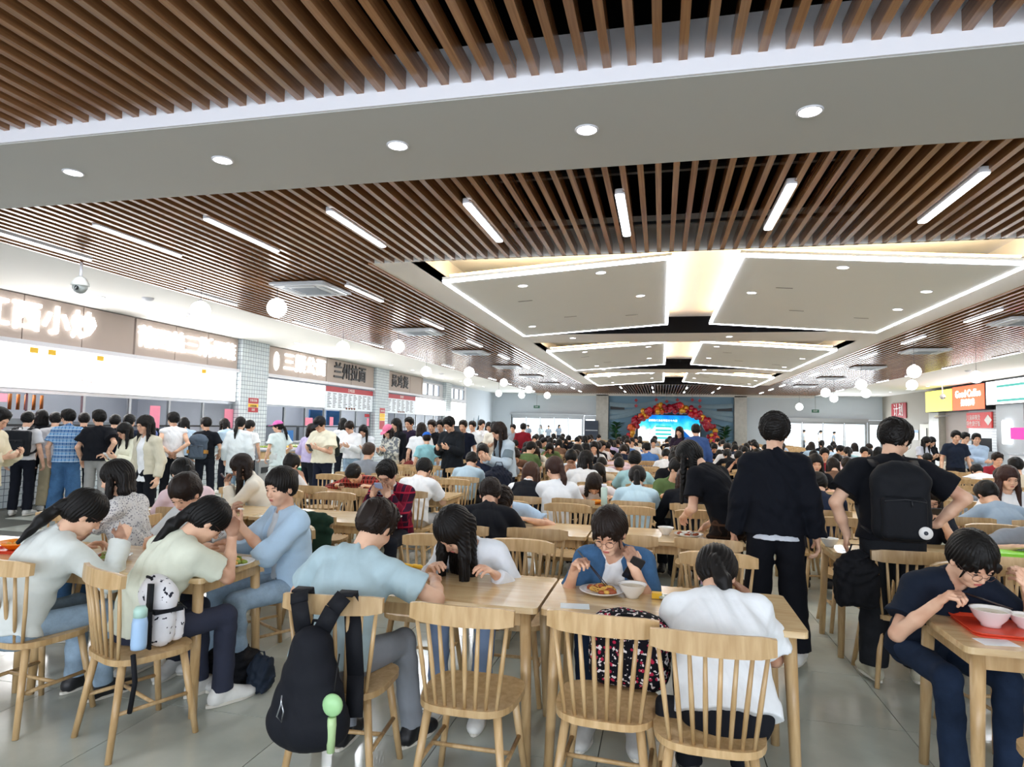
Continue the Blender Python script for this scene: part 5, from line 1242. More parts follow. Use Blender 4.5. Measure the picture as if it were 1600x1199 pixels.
seatp('L', 0, 3, 0, 'up', 'grey', px=580, hair='short', haircol='3a2c24', label='man with very short brown hair in grey top, fourth row, left block')
seatp('L', 3, 3, 0, 'eat', 'b9d0de', px=733, label='person in light blue T-shirt, short hair, back to camera, fourth row, left block', detail=1)
seatp('L', 3, 3, 1, 'up', 'navy', px=752, label='person with dark curly hair in navy top, far side of fourth row')
seatp('C', 0, 1, 0, 'eat2', 'black', px=768, label='man in black T-shirt, short hair, back to camera, second row, centre block', detail=2, loose=.03)
seatp('C', 0, 1, 1, 'deep', 'b7cfe6', px=797, label='man in light blue T-shirt with a black strap, face down, second row', detail=2, glasses=True)
seatp('C', 0, 2, 0, 'eat', 'white', kind='shirt', hair='long', px=826, haircol='3c2418', label='woman with reddish brown hair in white sleeves and black vest, third row', jacket=dict(color='16181e', sleeve='none', loose=.03, name='vest'))
seatp('C', 1, 2, 0, 'left', 'white', hair='pony', px=874, haircol='34201a', label='woman in white T-shirt with reddish ponytail and hair tie, third row, centre block')
seatp('C', 2, 2, 0, 'eat', 'b8d2de', kind='shirt', hair='pony', label='woman in pale blue shirt with dark ponytail, third row, centre block')
seatp('C', 3, 2, 0, 'eat', 'black', kind='jacket', hair='bob', haircol='35211a', px=1072, label='person in black jacket, brown hair, back to camera beside the leaning woman')
seatp('C', 1, 2, 1, 'deep', 'e6dfe0', kind='blouse', hair='bob', px=932, label='woman in white blouse bent over her food behind the orange bowl', detail=2)
seatp('C', 3, 2, 1, 'left', 'green', kind='jacket', hair='short', px=1052, label='person in olive green jacket leaning left, third row, centre block')
seatp('C', 0, 3, 1, 'phone', 'pale blue', hair='bun', px=893, label='woman in pale blue T-shirt holding a phone before her mouth, facing camera')
seatp('C', 1, 3, 0, 'right', 'white', hair='bob', px=912, label='woman in white T-shirt with black bobbed hair turned right, fourth row')
seatp('C', 2, 3, 0, 'up', 'a4ccd2', px=992, label='man in pale teal T-shirt, short hair, back to camera, fourth row', detail=1)
seatp('C', 3, 3, 1, 'left', 'black', px=1050, label='man in black T-shirt leaning on his arm, facing camera, fourth row')
seatp('C', 1, 4, 0, 'deep', 'white', px=938, label='person in big white T-shirt bent forward, short hair, fifth row, centre block', loose=.03)
seatp('C', 1, 4, 1, 'deep', 'e2ccd6', px=969, glasses=True, label='man in pale pink shirt with glasses facing camera, fifth row, centre block')
seatp('C', 3, 5, 0, 'eat', 'white', px=1041, label='person in white T-shirt, short dark hair, sixth row, centre block, right end')
seatp('R', 0, 2, 0, 'eat', 'navy', kind='jacket', px=1283, label='person in dark blue jacket half hidden behind the tall standing man')
seatp('R', 1, 1, 1, 'phone', '22242c', hair='bob', px=1447, glasses=True, label='woman in dark top with red glasses and a phone, behind the backpack man')
seatp('R', 2, 1, 1, 'deep', 'grey', px=1602, label='person with black hair and glasses, face down, cut by the right edge')
seatp('R', 3, 2, 0, 'eat2', '93a4b4', px=1566, label='man in grey blue T-shirt, short black hair, back to camera, right block', detail=1)
seatp('R', 3, 2, 1, 'up', 'white', hair='long', px=1583, haircol='34201c', label='smiling woman in white with long brown hair at the right edge')
seatp('R', 1, 3, 1, 'up', 'black', kind='jacket', hair='long', px=1277, label='woman in black jacket with long hair, facing camera between the two standing men')
seatp('R', 2, 4, 0, 'eat', 'brown', hair='long', px=1305)
seatp('R', 3, 4, 1, 'eat', 'beige', hair='short', px=1320)
seatp('R', 3, 5, 1, 'up', 'red', px=1290)
seatp('R', 3, 3, 0, 'deep', 'grey', px=1487)
seatp('Q', 0, 3, 1, 'eat', 'beige', kind='coat', hair='short', px=1557)
seatp('Q', 1, 4, 0, 'up', 'beige', kind='coat', hair='short', px=1582)
# ---- the far tables
cols = ['white']*9+['pale blue']*3+['black']*6+['navy']*3+['cream']*2+['grey']*3+['pink']*2+['beige']*2+['teal', 'green', 'red', 'blue', 'lilac', 'brown']
OCC = {'L': (.64,)*4, 'C': (.72, .72, .10, .40), 'R': (.60,)*4, 'Q': (.45,)*4}
for k in range(3, 16):
    for b in 'LCRQ':
        for i in range(4):
            for side in (0, 1):
                if (b, i, k, side) in occupied or (b == 'Q' and k < 5) or (b == 'R' and k == 3 and i > 1): continue
                if (b == 'C' and k < 5 and i == 3): continue
                if k == 3 and rnd.random() < .5: continue
                if rnd.random() > OCC[b][i] or not inview(*seat_slot(b, i, k, side)): continue
                h_ = rnd.choice(['short']*5+['pony', 'pony', 'long', 'long', 'bob', 'bun'])
                if sum(1 for o in occupied)-0 > 205: continue
                seatp(b, i, k, side, rnd.choice(['eat', 'eat', 'eat2', 'deep', 'phone', 'up', 'left', 'right']), rnd.choice(cols), hair=h_, kind=rnd.choice(['T-shirt', 'T-shirt', 'T-shirt', 'shirt', 'jacket']), dx=rnd.uniform(-.04, .04), dy=rnd.uniform(-.04, .04))
# ---- standing people
def standp(label, px, Y, ps, rz, topc, hair='short', sleeve='short', bottom='1c1f28', detail=1, scale=1.0, X=None, topmat=None, bmat=None, face=True, glasses=False, jacket=None, cap_c=None, wide=.015, shoe=None, haircol=None, length=.34, loose=.022, figk=None, long_=0, kind='pants', collar=False, build=None, z=0, hairvol=0):
    x = atx(px, Y, 1.5) if X is None else X
    if detail < 2: scale = scale*rnd.uniform(.955, 1.02)
    hr = dict(kind=hair, color=haircol or rnd.choice(HAIRC)); 
    if hair == 'long': hr['length'] = length
    if hairvol: hr['vol'] = hairvol
    if hair == 'short' and detail == 2: hr['amp'] = .0065
    fk, fg = (ps, pose(ps)) if figk is None else figk
    bt = dict(color=bottom, mat=bmat, wide=wide) if kind == 'pants' else dict(color=bottom, mat=bmat, kind='skirt')
    return person(label, (x, Y, z), R(rz), fk, fg, top=dict(color=TOPC.get(topc, topc), sleeve=sleeve, mat=topmat, loose=loose, long_=long_, collar=collar), bottom=bt, hair=hr, face=face, glasses=glasses, detail=detail, group='standing people', jacket=jacket, cap_c=cap_c, shoe=shoe or rnd.choice(['e8e8e4', '2a2a2c', 'c8c8c4']), scale=scale)
f = Fig(pz=.96, lean=-1, lean2=6, hp=10, hy=-10, hands=[(-.27, .04, .88), (.27, .02, .88)], pole=[(-.3, -1, 0), (.3, -1, 0)], feet=[(-.13, .02, .09), (.14, -.04, .09)], kpole=[(0, 1, 0), (0, 1, 0)], build=1.02, sh=.168, palm=[(1, 0, 0), (-1, 0, 0)])
standp('tall man in loose black jacket and black trousers standing in the aisle, back turned', 1210, 4.85, '', -6, 'dfe6f0', figk=('tallm', f), detail=2, long_=.07, loose=.016, jacket=dict(color='10131b', sleeve='long', loose=.036, name='jacket', wr=.007, long_=.03), hairvol=.014, bottom='14161d', wide=.035, face=False, shoe='dcdcd8')
f = Fig(pz=.95, lean=1, lean2=8, hp=26, hy=-42, hands=[(-.26, .04, .93), (.26, .04, 1.03)], pole=[(-.9, -.5, 0), (1, -.25, .1)], feet=[(-.12, .0, .09), (.15, .06, .09)], kpole=[(0, 1, 0), (0, 1, 0)], build=1.1, sh=.19, hdir=[(-.1, .1, -1), (-.75, .55, -.2)], palm=[(1, 0, 0), (-.2, -.3, -1)])
BPM = standp('man in black T-shirt and washed black jeans wearing a backpack, hand on hip', 1392, 4.70, '', -4, '12141a', figk=('bpman', f), detail=2, loose=.032, bmat=denim('washed black denim', '202226'), wide=.03, face=True, glasses=True, shoe='b8b4a0', hairvol=.009)
f = Fig(pz=.88, lean=24, lean2=40, side=0, hp=48, hy=12, hands=[(-.12, .36, .90), (.12, .30, .82)], pole=[(-.6, -.6, -.6), (.5, -.8, 0)], feet=[(-.10, .02, .09), (.12, -.05, .09)], kpole=[(0, 1, 0), (0, 1, 0)])
standp('woman in black T-shirt and dark plaid skirt leaning forward, hand on a chair back', 1142, 5.45, '', 48, '101218', hair='long', figk=('leanw', f), detail=2, topmat=None, kind='skirt', bmat=PLAID_DARK, loose=.024, length=.36, face=False)
Q = standp
Q('person in cream jacket reaching out an arm at the left frame edge, pale jeans', -22, 5.6, 'standphone', -75, 'd8ceb4', sleeve='long', bmat=DENIM_L, detail=1, loose=.035, long_=.10)
Q('man in white T-shirt with a large black square backpack, far left of the queue', 40, 8.3, 'stand', 25, 'dcdcde', bottom='161922', detail=1)
Q('person with black hair behind the square backpack, in dark top', 66, 8.9, 'stand', 60, 'black', hair='bob')
Q('person in grey striped shirt and khaki cargo trousers beside the blue plaid shirt', 86, 8.9, 'stand', 45, 'grey', topmat=STRIPE_GREY, bottom='a39a80', wide=.03)
Q('young man in blue plaid shirt, glasses and wide light jeans, queueing', 107, 8.5, 'standleft', 28, 'blue', topmat=PLAID_BLUE, bmat=DENIM, wide=.055, glasses=True, collar=True, loose=.032, long_=.05, detail=2)
Q('person in black T-shirt behind the plaid shirt man in the queue', 131, 9.4, 'stand', 45, 'black')
Q('broad man in black T-shirt with glasses and hand on his hip in the queue', 155, 8.5, 'hip', 20, 'black', glasses=True, detail=2, loose=.045, bottom='9a9a98', scale=1.0)
Q('person in black top with black hair, left one of two behind the broad man', 178, 9.6, 'stand', 30, 'black', hair='short')
Q('person in black jacket, right one of two behind the broad man', 199, 9.2, 'stand', 20, 'navy', hair='short', sleeve='long')
Q('woman in pale cream zip jacket holding a white cup and dark bag, queue', 208, 7.7, 'standphone', 165, 'e2e2cc', hair='long', sleeve='long', length=.2, loose=.03, bottom='a0927a', scale=.94, glasses=True)
Q('woman in beige jacket over white top with long black hair, standing facing camera', 234, 7.2, 'stand', 170, 'eceef0', hair='long', bottom='14161c', detail=2, long_=.1, jacket=dict(color='cdc7b2', sleeve='long', openf=True, collar=True, loose=.028, name='jacket', neck=.07), scale=.96, loose=.006, glasses=True)
Q('man with blue backpack in navy top, facing the counter', 233, 10.2, 'standleft', 35, 'navy', detail=1)
Q('young man in white sleeveless top with hands behind his back', 272, 9.9, 'behind', 40, 'e4e4e6', sleeve='none', bottom='14161c', detail=2, loose=.03)
Q('person in white and blue shirt reading a paper behind the sleeveless man', 291, 10.9, 'standphone', 60, 'pale blue', hair='bob')
Q('young man in black T-shirt with a grey and orange backpack in the queue', 323, 10.4, 'standleft', 25, 'black', detail=1)
Q('person in light blue shirt next to the white coated woman', 357, 12.2, 'standphone', 80, 'pale blue', hair='bob', sleeve='long')
Q('woman in long white shirt with low ponytail tied by black ribbon, back to camera', 373, 10.6, 'stand', 10, 'dfe7ea', hair='pony', sleeve='long', long_=.28, loose=.04, bmat=DENIM_L, detail=2, scale=.97)
Q('woman with high black ponytail in white, behind the long white shirt', 388, 12.0, 'standright', 20, 'white', hair='pony', scale=.95)
Q('person with pink cap and white T-shirt over pale dress at the salad cart', 437, 12.0, 'standleft', 60, 'd8e6e6', hair='pony', cap_c='d86ab0', bottom='cfd6d6', kind='skirt', long_=.2, scale=.95)
Q('person in lilac T-shirt and black trousers beside the man in the black cap', 484, 11.0, 'standright', -20, 'lilac', hair='bob', sleeve='roll', scale=.95)
Q('stout man in cream T-shirt with black cap looking at his phone, walking', 507, 10.0, 'standphone', 172, 'e6e2cc', cap_c='16181e', hair='cap', bottom='1c2030', detail=2, loose=.05, collar=False)
Q('person in white top with long hair behind the man in the black cap', 537, 13.5, 'stand', 40, 'white', hair='long')
Q('woman in open white shirt and light jeans, hands together, looking at camera', 551, 12.0, 'standphone', 175, 'eef0f2', hair='bun', sleeve='long', bmat=DENIM_L, loose=.035, scale=.96)
Q('woman in white blouse holding a phone up before her face', 571, 12.2, 'standphone', 185, 'e8eef4', hair='long', sleeve='long', loose=.03, scale=.96)
Q('person with pink cap in mottled grey and black jacket over cream trousers', 613, 11.6, 'standphone', 160, 'black', topmat=CAMO, hair='bob', cap_c='e07898', sleeve='long', bottom='d6d2be', scale=.95, wide=.03)
Q('person with long dark hair in black next to the pink cap', 623, 12.4, 'stand', 150, 'black', hair='long', sleeve='long')
Q('young man in dark purple T-shirt in the middle queue', 642, 12.8, 'stand', 170, '2c2438', detail=1)
Q('woman in white T-shirt with long black hair and red bag, back to camera', 658, 11.6, 'stand', 15, 'white', hair='long', length=.42, bottom='8a2c38', scale=.95)
Q('small person in pale teal top with a blue cap in the queue', 668, 11.0, 'stand', 30, '8cc0c8', cap_c='1f62c0', hair='cap', scale=.85)
Q('young man in black shirt with fringe, left of the dark suited man', 677, 13.0, 'stand', 175, 'black', sleeve='long')
Q('young man with curly hair and glasses in black jacket', 690, 13.4, 'stand', 180, 'navy', glasses=True, sleeve='long')
Q('tall man in dark pinstripe jacket holding a phone in the middle distance', 708, 10.8, 'standphone', 165, '1b1f24', sleeve='long', detail=2, loose=.04, jacket=None, bottom='1a1c22', long_=.1, scale=1.03)
Q('young man in black T-shirt facing camera right of the dark jacket man', 725, 13.0, 'stand', 180, '141a2a')
Q('person in white shirt with black bag strap, left of the bench group', 740, 15.5, 'stand', 170, 'white', hair='short')
Q('person in white T-shirt standing behind the left tables', 752, 16.5, 'standleft', 170, 'e8e8ea', hair='pony')
Q('woman in black with long hair in the distance before the doors', 764, 17.0, 'stand', 190, 'black', hair='long')
Q('young man in cream top with a shoulder strap, far left tables', 773, 14.0, 'standphone', 190, 'cream', hair='short')
Q('woman in pale denim jacket with long hair and black bag, facing left', 792, 8.9, 'standphone', 128, '6f7f88', hair='long', length=.42, detail=2, bottom='1c2030', jacket=dict(color='b4c4d0', sleeve='long', openf=True, collar=True, loose=.03, name='denim_jacket', neck=.07), glasses=False, scale=.98)
Q('man in dark red jacket, back to camera, before the far doors', 817, 17.8, 'stand', 5, '7a1824', sleeve='long', bottom='241418')
Q('person standing behind the red jacket man', 803, 19.0, 'stand', 170, 'grey')
Q('person with blue hoodie standing in front of the screen, back to camera', 1088, 13.6, 'stand', 5, '3a5488', sleeve='long', loose=.04, X=None)
Q('woman with long black hair standing left of the blue hoodie', 1063, 16.6, 'stand', 160, '2a2030', hair='long', scale=.97)
Q('young man in navy T-shirt standing by the right counters', 1492, 15.6, 'stand', 175, '1c2434', detail=1, scale=.98)
Q('young man in white T-shirt holding a white bag by the right counters', 1505, 16.6, 'stand', 190, 'white', scale=.97)
Q('young man in light blue shirt with folded arms by the right counters', 1525, 16.0, 'folded', 170, 'a9bdd4', sleeve='long', detail=1, loose=.035, collar=True, scale=.98)
Q('woman with long dark red hair standing at the far right', 1440, 17.6, 'standphone', 215, 'c8ccd8', hair='long', scale=.95)
Q('woman in black jacket standing beside the red haired woman', 1450, 18.2, 'standphone', 200, 'black', hair='bob', sleeve='long', scale=.95)
for k, (px, c_, s_) in enumerate(((826, 'grey', 1), (845, 'd8dcdc', 1), (857, 'grey', 1), (873, '7c828c', 1), (1281, 'white', 1), (1302, 'grey', 1), (1255, 'c8d0d8', 1))):
    Q(f'person outdoors beyond the far glass doors, {ORD[k]} from the left', px, 44.5+1.3*k, 'stand', 160+20*k, c_, hair=['short', 'long', 'short', 'bob', 'pony', 'short', 'short'][k], detail=0, face=False)
# ---- tables and chairs for every row
nch = 0; ntab = 0; rest = MB(); cand = []
CH_OVR = {('C', 0, 0, 0): (-1.40, 2.78, 6), ('C', 1, 0, 0): (-.80, 2.79, 0), ('C', 2, 0, 0): (-.215, 2.84, -3), ('C', 3, 0, 0): (.19, 2.73, 0),
          ('L', 2, 0, 0): (-3.30, 2.88, -6), ('L', 3, 0, 0): (-2.60, 2.86, -24), ('R', 0, 0, 1): (1.80, 4.10, 198), ('L', 3, 0, 1): (-2.62, 4.0, 150), ('L', 1, 0, 1): (-4.0, 4.10, 95), ('L', 2, 1, 0): (-3.05, 4.62, 100)}
for k in range(17):
    for b in 'LCRQ':
        for t_ in (0, 1):
            x = BLK[b][t_]; y = row_y(k)+TD/2
            if not (inview(x, y, 1.3)): continue
            if b == 'Q' and k == 0: continue
            table(x, y, f'wood dining table, {["left","right"][t_]} one of the pair in the {(ORD+["penultimate","last"])[k]} row, {BN[b]} block', full=k < 5, sticker=(k < 3 and rnd.random() < .7) or k == 0); ntab += 1
        for i in range(4):
            for side in (0, 1):
                key = (b, i, k, side); x, y = seat_slot(b, i, k, side)
                if not inview(x, y, .8): continue
                rz = 0 if side == 0 else 180
                if key in CH_OVR: x, y, rz = CH_OVR[key]
                else: x += rnd.uniform(-.02, .02); y += rnd.uniform(-.03, .03)*(1 if key in occupied else 1); rz += rnd.uniform(-5, 5)
                if b == 'Q' and k < 2: continue
                cand.append((y, key, x, rz))
cand.sort(key=lambda c_: c_[0])
for n, (y, key, x, rz) in enumerate(cand):
    b, i, k, side = key
    if n < 300:
        lod = 0 if k < 3 else (1 if k < 6 else 2)
        chair(x, y, R(rz), lod, f'pale wood spindle chair, {ORD[i]} from left, {["near","far"][side]} side, {ORD[k] if k < 15 else "last"} row, {BN[b]} block', 'pale wood spindle back dining chairs')
    else:
        m = all_mb(True, True, True); M = Matrix.Translation((x, y, 0)) @ Matrix.Rotation(R(rz), 4, 'Z')
        rest.add([M @ Vector(v) for v in m.v], m.f)
if rest.v:
    o = rest.build('distant_chairs', OAK); tag(o, 'pale wood chairs of the farthest table rows', 'chairs', None, 'stuff')
# ================================================================= things on tables, chairs and people
def thing(name, label, cat, loc=(0, 0, 0), rz=0, group=None): return empty(name, loc, rz, label, cat, group)
plate_me = MB().lathe([(.001, 0), (.05, 0), (.085, .008), (.115, .022), (.117, .026), (.085, .014), (.001, .008)], 28).mesh('plate', CERAM)
bowl_me = MB().lathe([(.001, 0), (.030, 0), (.032, .010), (.050, .030), (.064, .060), (.066, .062), (.061, .060), (.046, .030), (.001, .016)], 24).mesh('bowl', CERAM)
def plate(x, y, z, label, food=FOOD_R, f2=FOOD_Y, sc=1.0, me=None):
    o = put('plate', me or plate_me, None, loc=(x, y, z), scale=(sc,)*3); tag(o, label, 'plate', 'plates of food')
    r_ = random.Random(int(x*100+y*10)); m = MB(); n_ = MB(); 
    for k in range(26):
        a = r_.random()*6.28; d = .07*math.sqrt(r_.random()); c_ = (d*math.cos(a), d*math.sin(a), .018+.02*r_.random()*(1-d/.09)); (m if k % 2 else n_).ball(c_, .012+.01*r_.random(), 7, 5, sc=(1.3, .9, .8))
    for k in range(10):
        a = r_.random()*6.28; p = [(.055*math.cos(a+t_*1.3)*(.5+.5*r_.random()), .055*math.sin(a+t_*1.3), .03+.01*math.sin(4*t_)) for t_ in np.linspace(0, 1.4, 6)]; n_.tube(p, .0035, 5)
    m.build('food', food, o); n_.build('garnish', f2, o)
    return o
def bowl(x, y, z, label, sc=1.0, fill=None):
    o = put('bowl', bowl_me, None, loc=(x, y, z), scale=(sc,)*3); tag(o, label, 'bowl', 'white bowls')
    MB().lathe([(.001, .05), (.057, .05)], 20).build('content', fill or mat('thin soup', 'd8d0b8', .2, noise=.1), o)
    return o
PHB = mat('phone case', rough=.4, objcol=True, noise=.02); PHS = mat('phone screen', '1a2230', .08, .6)
ph_b = MB().prism(rrect(-.036, -.075, .036, .075, .008), -.004, .004).mesh('phone', PHB); ph_s = MB().prism(rrect(-.033, -.071, .033, .071, .006), .004, .005).mesh('screen', PHS); ph_c = MB().box((-.03, .04, -.006), (-.004, .068, -.004)).mesh('camera_bump', PHS)
def phone(M, label, c='2a2c30'):
    o = put('phone', ph_b, None, color=c); o.matrix_world = M; tag(o, label, 'phone', 'phones'); put('screen', ph_s, o); put('camera_bump', ph_c, o); return o
def local(root_loc, rz, p): 
    return Matrix.Translation(root_loc) @ Matrix.Rotation(rz, 4, 'Z') @ Vector(p)
def find(label): return next(o for o in col.objects if o.get('label') == label)
def phone_at(label, fkey, plabel, c='2a2c30', both=False):
    r_ = find(label); f = fkey
    p = (f.Wr[0]+f.Wr[1])/2+(f.hd[0]+f.hd[1])/2*.08 if both else f.Wr[0]+f.hd[0]*.10+V(0, .02, .02)
    Mw = Matrix.Translation(r_.location) @ Matrix.Rotation(r_.rotation_euler.z, 4, 'Z') @ Matrix.Scale(r_.scale.x, 4) @ Matrix.Translation(tuple(p)) @ Matrix.Rotation(R(50), 4, 'X') @ Matrix.Rotation(R(180), 4, 'Z')
    return phone(Mw, plabel, c)
def sticks(a, b, label):
    o = thing('chopsticks', label, 'chopsticks'); 
    for k in (0, 1): MB().tube([a, (b[0]+.012*k, b[1]+.01*k, b[2])], [.004, .0022], 6).build('chopstick', mat('dark chopstick wood', '2a1c18', .4), o)
# centre table
tz = TH+.001
plate(atx(940, 3.42, .76), 3.42, tz, 'white plate of red braised food in front of the denim shirt woman')
bowl(atx(988, 3.40, .78), 3.40, tz, 'white bowl beside the plate on the centre table', 1.12)
x_ = atx(915, 3.55, .84); sticks((x_-.05, 3.60, .93), (atx(948, 3.42, .78), 3.42, .785), 'dark chopsticks in the hand of the denim shirt woman')
fd = pose('eat')
phone(Matrix.Translation((atx(990, 3.50, .88), 3.50, .875)) @ Matrix.Rotation(R(-62), 4, 'X') @ Matrix.Rotation(R(25), 4, 'Z'), 'black and white cased phone held by the denim shirt woman', '1a1a1e')
phone(Matrix.Translation((atx(680, 3.62, .76), 3.62, .758)) @ Matrix.Rotation(R(-70), 4, 'Z') @ Matrix.Rotation(R(180), 4, 'X'), 'dark phone lying on the left centre table', '22262c')
o = thing('plastic_bag', 'crumpled clear bag with yellow label right of the white bowl', 'bag', (atx(1050, 3.42, .77), 3.42, tz)); m = MB(); r0 = random.Random(3)
for k in range(9): m.ball((r0.uniform(-.07, .07), r0.uniform(-.04, .04), .012), .025, 7, 5, sc=(1.4, .8, .4))
m.build('film', mat('clear film', 'c4ccc0', .15, .6), o); MB().box((-.10, -.02, .002), (-.05, .02, .03)).build('label_patch', YELP, o)
o = thing('fruit', 'yellow peeled fruit scraps on the left centre table', 'food', (atx(640, 3.66, .76), 3.66, tz)); m = MB()
for k in range(5): m.ball((.03*k-.06, .01*(k % 2), .012), .018, 8, 6, sc=(1.5, .8, .7))
m.build('scraps', YELP, o)
# left table
plate(atx(362, 3.38, .77), 3.38, tz, 'white plate heaped with yellow and green food near the left table end', FOOD_Y, FOOD_G, 1.1)
plate(-3.25, 3.30, tz, 'white plate before the woman in the long sleeved shirt', FOOD_R, FOOD_G); plate(-2.82, 3.28, tz, 'white plate before the woman in the cream T-shirt', FOOD_Y, FOOD_R)
bowl(-3.05, 3.52, tz, 'white bowl between the plates on the left table')
def tray(x, y, z, label, rz=0, w_=.40, d_=.29):
    o = thing('tray', label, 'tray', (x, y, z), R(rz), 'orange food trays'); MB().prism(rrect(-w_/2, -d_/2, w_/2, d_/2, .04), 0, .006).build('base', TRAY, o)
    m = MB(); P = rrect(-w_/2, -d_/2, w_/2, d_/2, .04)
    for a, b in zip(P, P[1:]+P[:1]):
        q = [(a[0]*.97, a[1]*.96, .006), (b[0]*.97, b[1]*.96, .006), (b[0]*1.03, b[1]*1.04, .020), (a[0]*1.03, a[1]*1.04, .020)]; m.add(q+[(v[0], v[1], v[2]-.004) for v in q], [(0, 1, 2, 3), (7, 6, 5, 4), (3, 2, 6, 7)])
    m.build('rim', TRAY, o); return o
tray(-3.92, 3.36, tz, 'orange red tray with an orange bowl at the left frame edge', 4)
def obowl(x, y, z, label, sc=1.0):
    o = put('bowl', cached('obowl', lambda: MB().lathe([(.001, 0), (.05, 0), (.075, .02), (.10, .045), (.104, .046), (.07, .018), (.001, .010)], 24).mesh('bowl', BOWLO)), None, loc=(x, y, z), scale=(sc,)*3); tag(o, label, 'bowl', 'orange bowls'); m = MB(); r_ = random.Random(5)
    for k in range(16): a = r_.random()*6.28; d = .055*math.sqrt(r_.random()); m.ball((d*math.cos(a), d*math.sin(a), .026+.008*r_.random()), .014, 7, 5, sc=(1.3, .8, .7))
    m.build('food', FOOD_Y, o); return o
obowl(-4.0, 3.34, tz+.007, 'orange bowl on the tray at the left frame edge', 1.1); bowl(-3.80, 3.36, tz+.007, 'white bowl on the tray at the left frame edge', .9)
# right table
tray(1.60, 3.36, tz, 'orange red tray on the right table before the navy T-shirt woman', -3, .52, .33)
bowl(1.46, 3.38, tz+.007, 'large white bowl on the right tray', 1.25); bowl(1.60, 3.39, tz+.007, 'small white bowl of rice on the right tray', .95, mat('white rice', 'f0eee4', .7)); obowl(1.76, 3.32, tz+.007, 'orange bowl of noodles on the right tray', 1.25)
sticks((1.36, 3.56, .88), (1.56, 3.42, .83), 'dark chopsticks held over the right tray'); phone(Matrix.Translation((1.80, 3.55, .90)) @ Matrix.Rotation(R(-60), 4, 'X') @ Matrix.Rotation(R(-40), 4, 'Z'), 'silver white phone held by the navy T-shirt woman', 'd8d0d4')
# farther tables
plate(atx(608, 5.42, .77), 5.42, tz, 'white plate before the boy in dark red plaid', FOOD_R, FOOD_R); bowl(atx(1040, 5.45, .78), 5.45, tz, 'white bowl on the second centre table'); plate(atx(1076, 5.42, .77), 5.42, tz, 'plate of red and white food on the second centre table', FOOD_R, mat('white rice', 'f0eee4', .7))
obowl(atx(931, 7.30, .78), 7.30, tz, 'orange bowl before the woman in white blouse', .9); o = thing('bottle', 'tall pale green bottle beside the orange bowl', 'bottle', (atx(944, 7.22, .9), 7.22, tz)); MB().lathe([(.001, 0), (.034, 0), (.036, .01), (.036, .19), (.030, .20), (.001, .20)], 18).build('body', mat('pale bottle', 'c4d8cc', .25), o); MB().lathe([(.001, .20), (.028, .20), (.028, .235), (.001, .235)], 16).build('lid', SILL, o)
bowl(atx(1296, 5.35, .78), 5.35, tz, 'white bowl on the table corner left of the backpack man'); o = thing('food_tray', 'green rimmed dish on the second right table', 'dish', (atx(1580, 5.4, .77), 5.4, tz)); MB().prism(rrect(-.14, -.1, .14, .1, .04), 0, .03).build('dish', mat('bright green tray', '8ae03a', .4), o)
o = thing('books', 'pale stacked books on the third table, left block', 'books', (atx(420, 7.4, .77), 7.4, tz)); MB().box((-.14, -.1, 0), (.14, .1, .02)).build('book', SILL, o); MB().box((-.13, -.09, .02), (.13, .1, .04), M=Matrix.Rotation(.2, 4, 'Z')).build('book', mat('pale blue book', 'b4ccd4', .6), o)
for k, (b, i, kk, sd) in enumerate([key for key in sorted(occupied, key=lambda q: q[2]) if 1 <= key[2] <= 8]):
    if (b, kk) in (('C', 1),) and sd == 1: continue
    x, y = seat_slot(b, i, kk, sd); yy = row_y(kk)+(.17 if sd == 0 else TD-.17)
    if not inview(x, yy, 0) or (k % 3 == 2): continue
    lb = f'plate of food on the {["near","far"][sd]} side of the {ORD[kk]} row, {BN[b]} block, {ORD[i]} place'
    o = put('plate', plate_me, None, loc=(x+.02, yy, tz)); tag(o, lb, 'plate', 'plates of food'); put('food', cached(('heap', k % 3), lambda: MB().ball((0, 0, .015), .06, 10, 6, sc=(1, 1, .35)).mesh('food', [FOOD_R, FOOD_Y, FOOD_G][k % 3])), o)
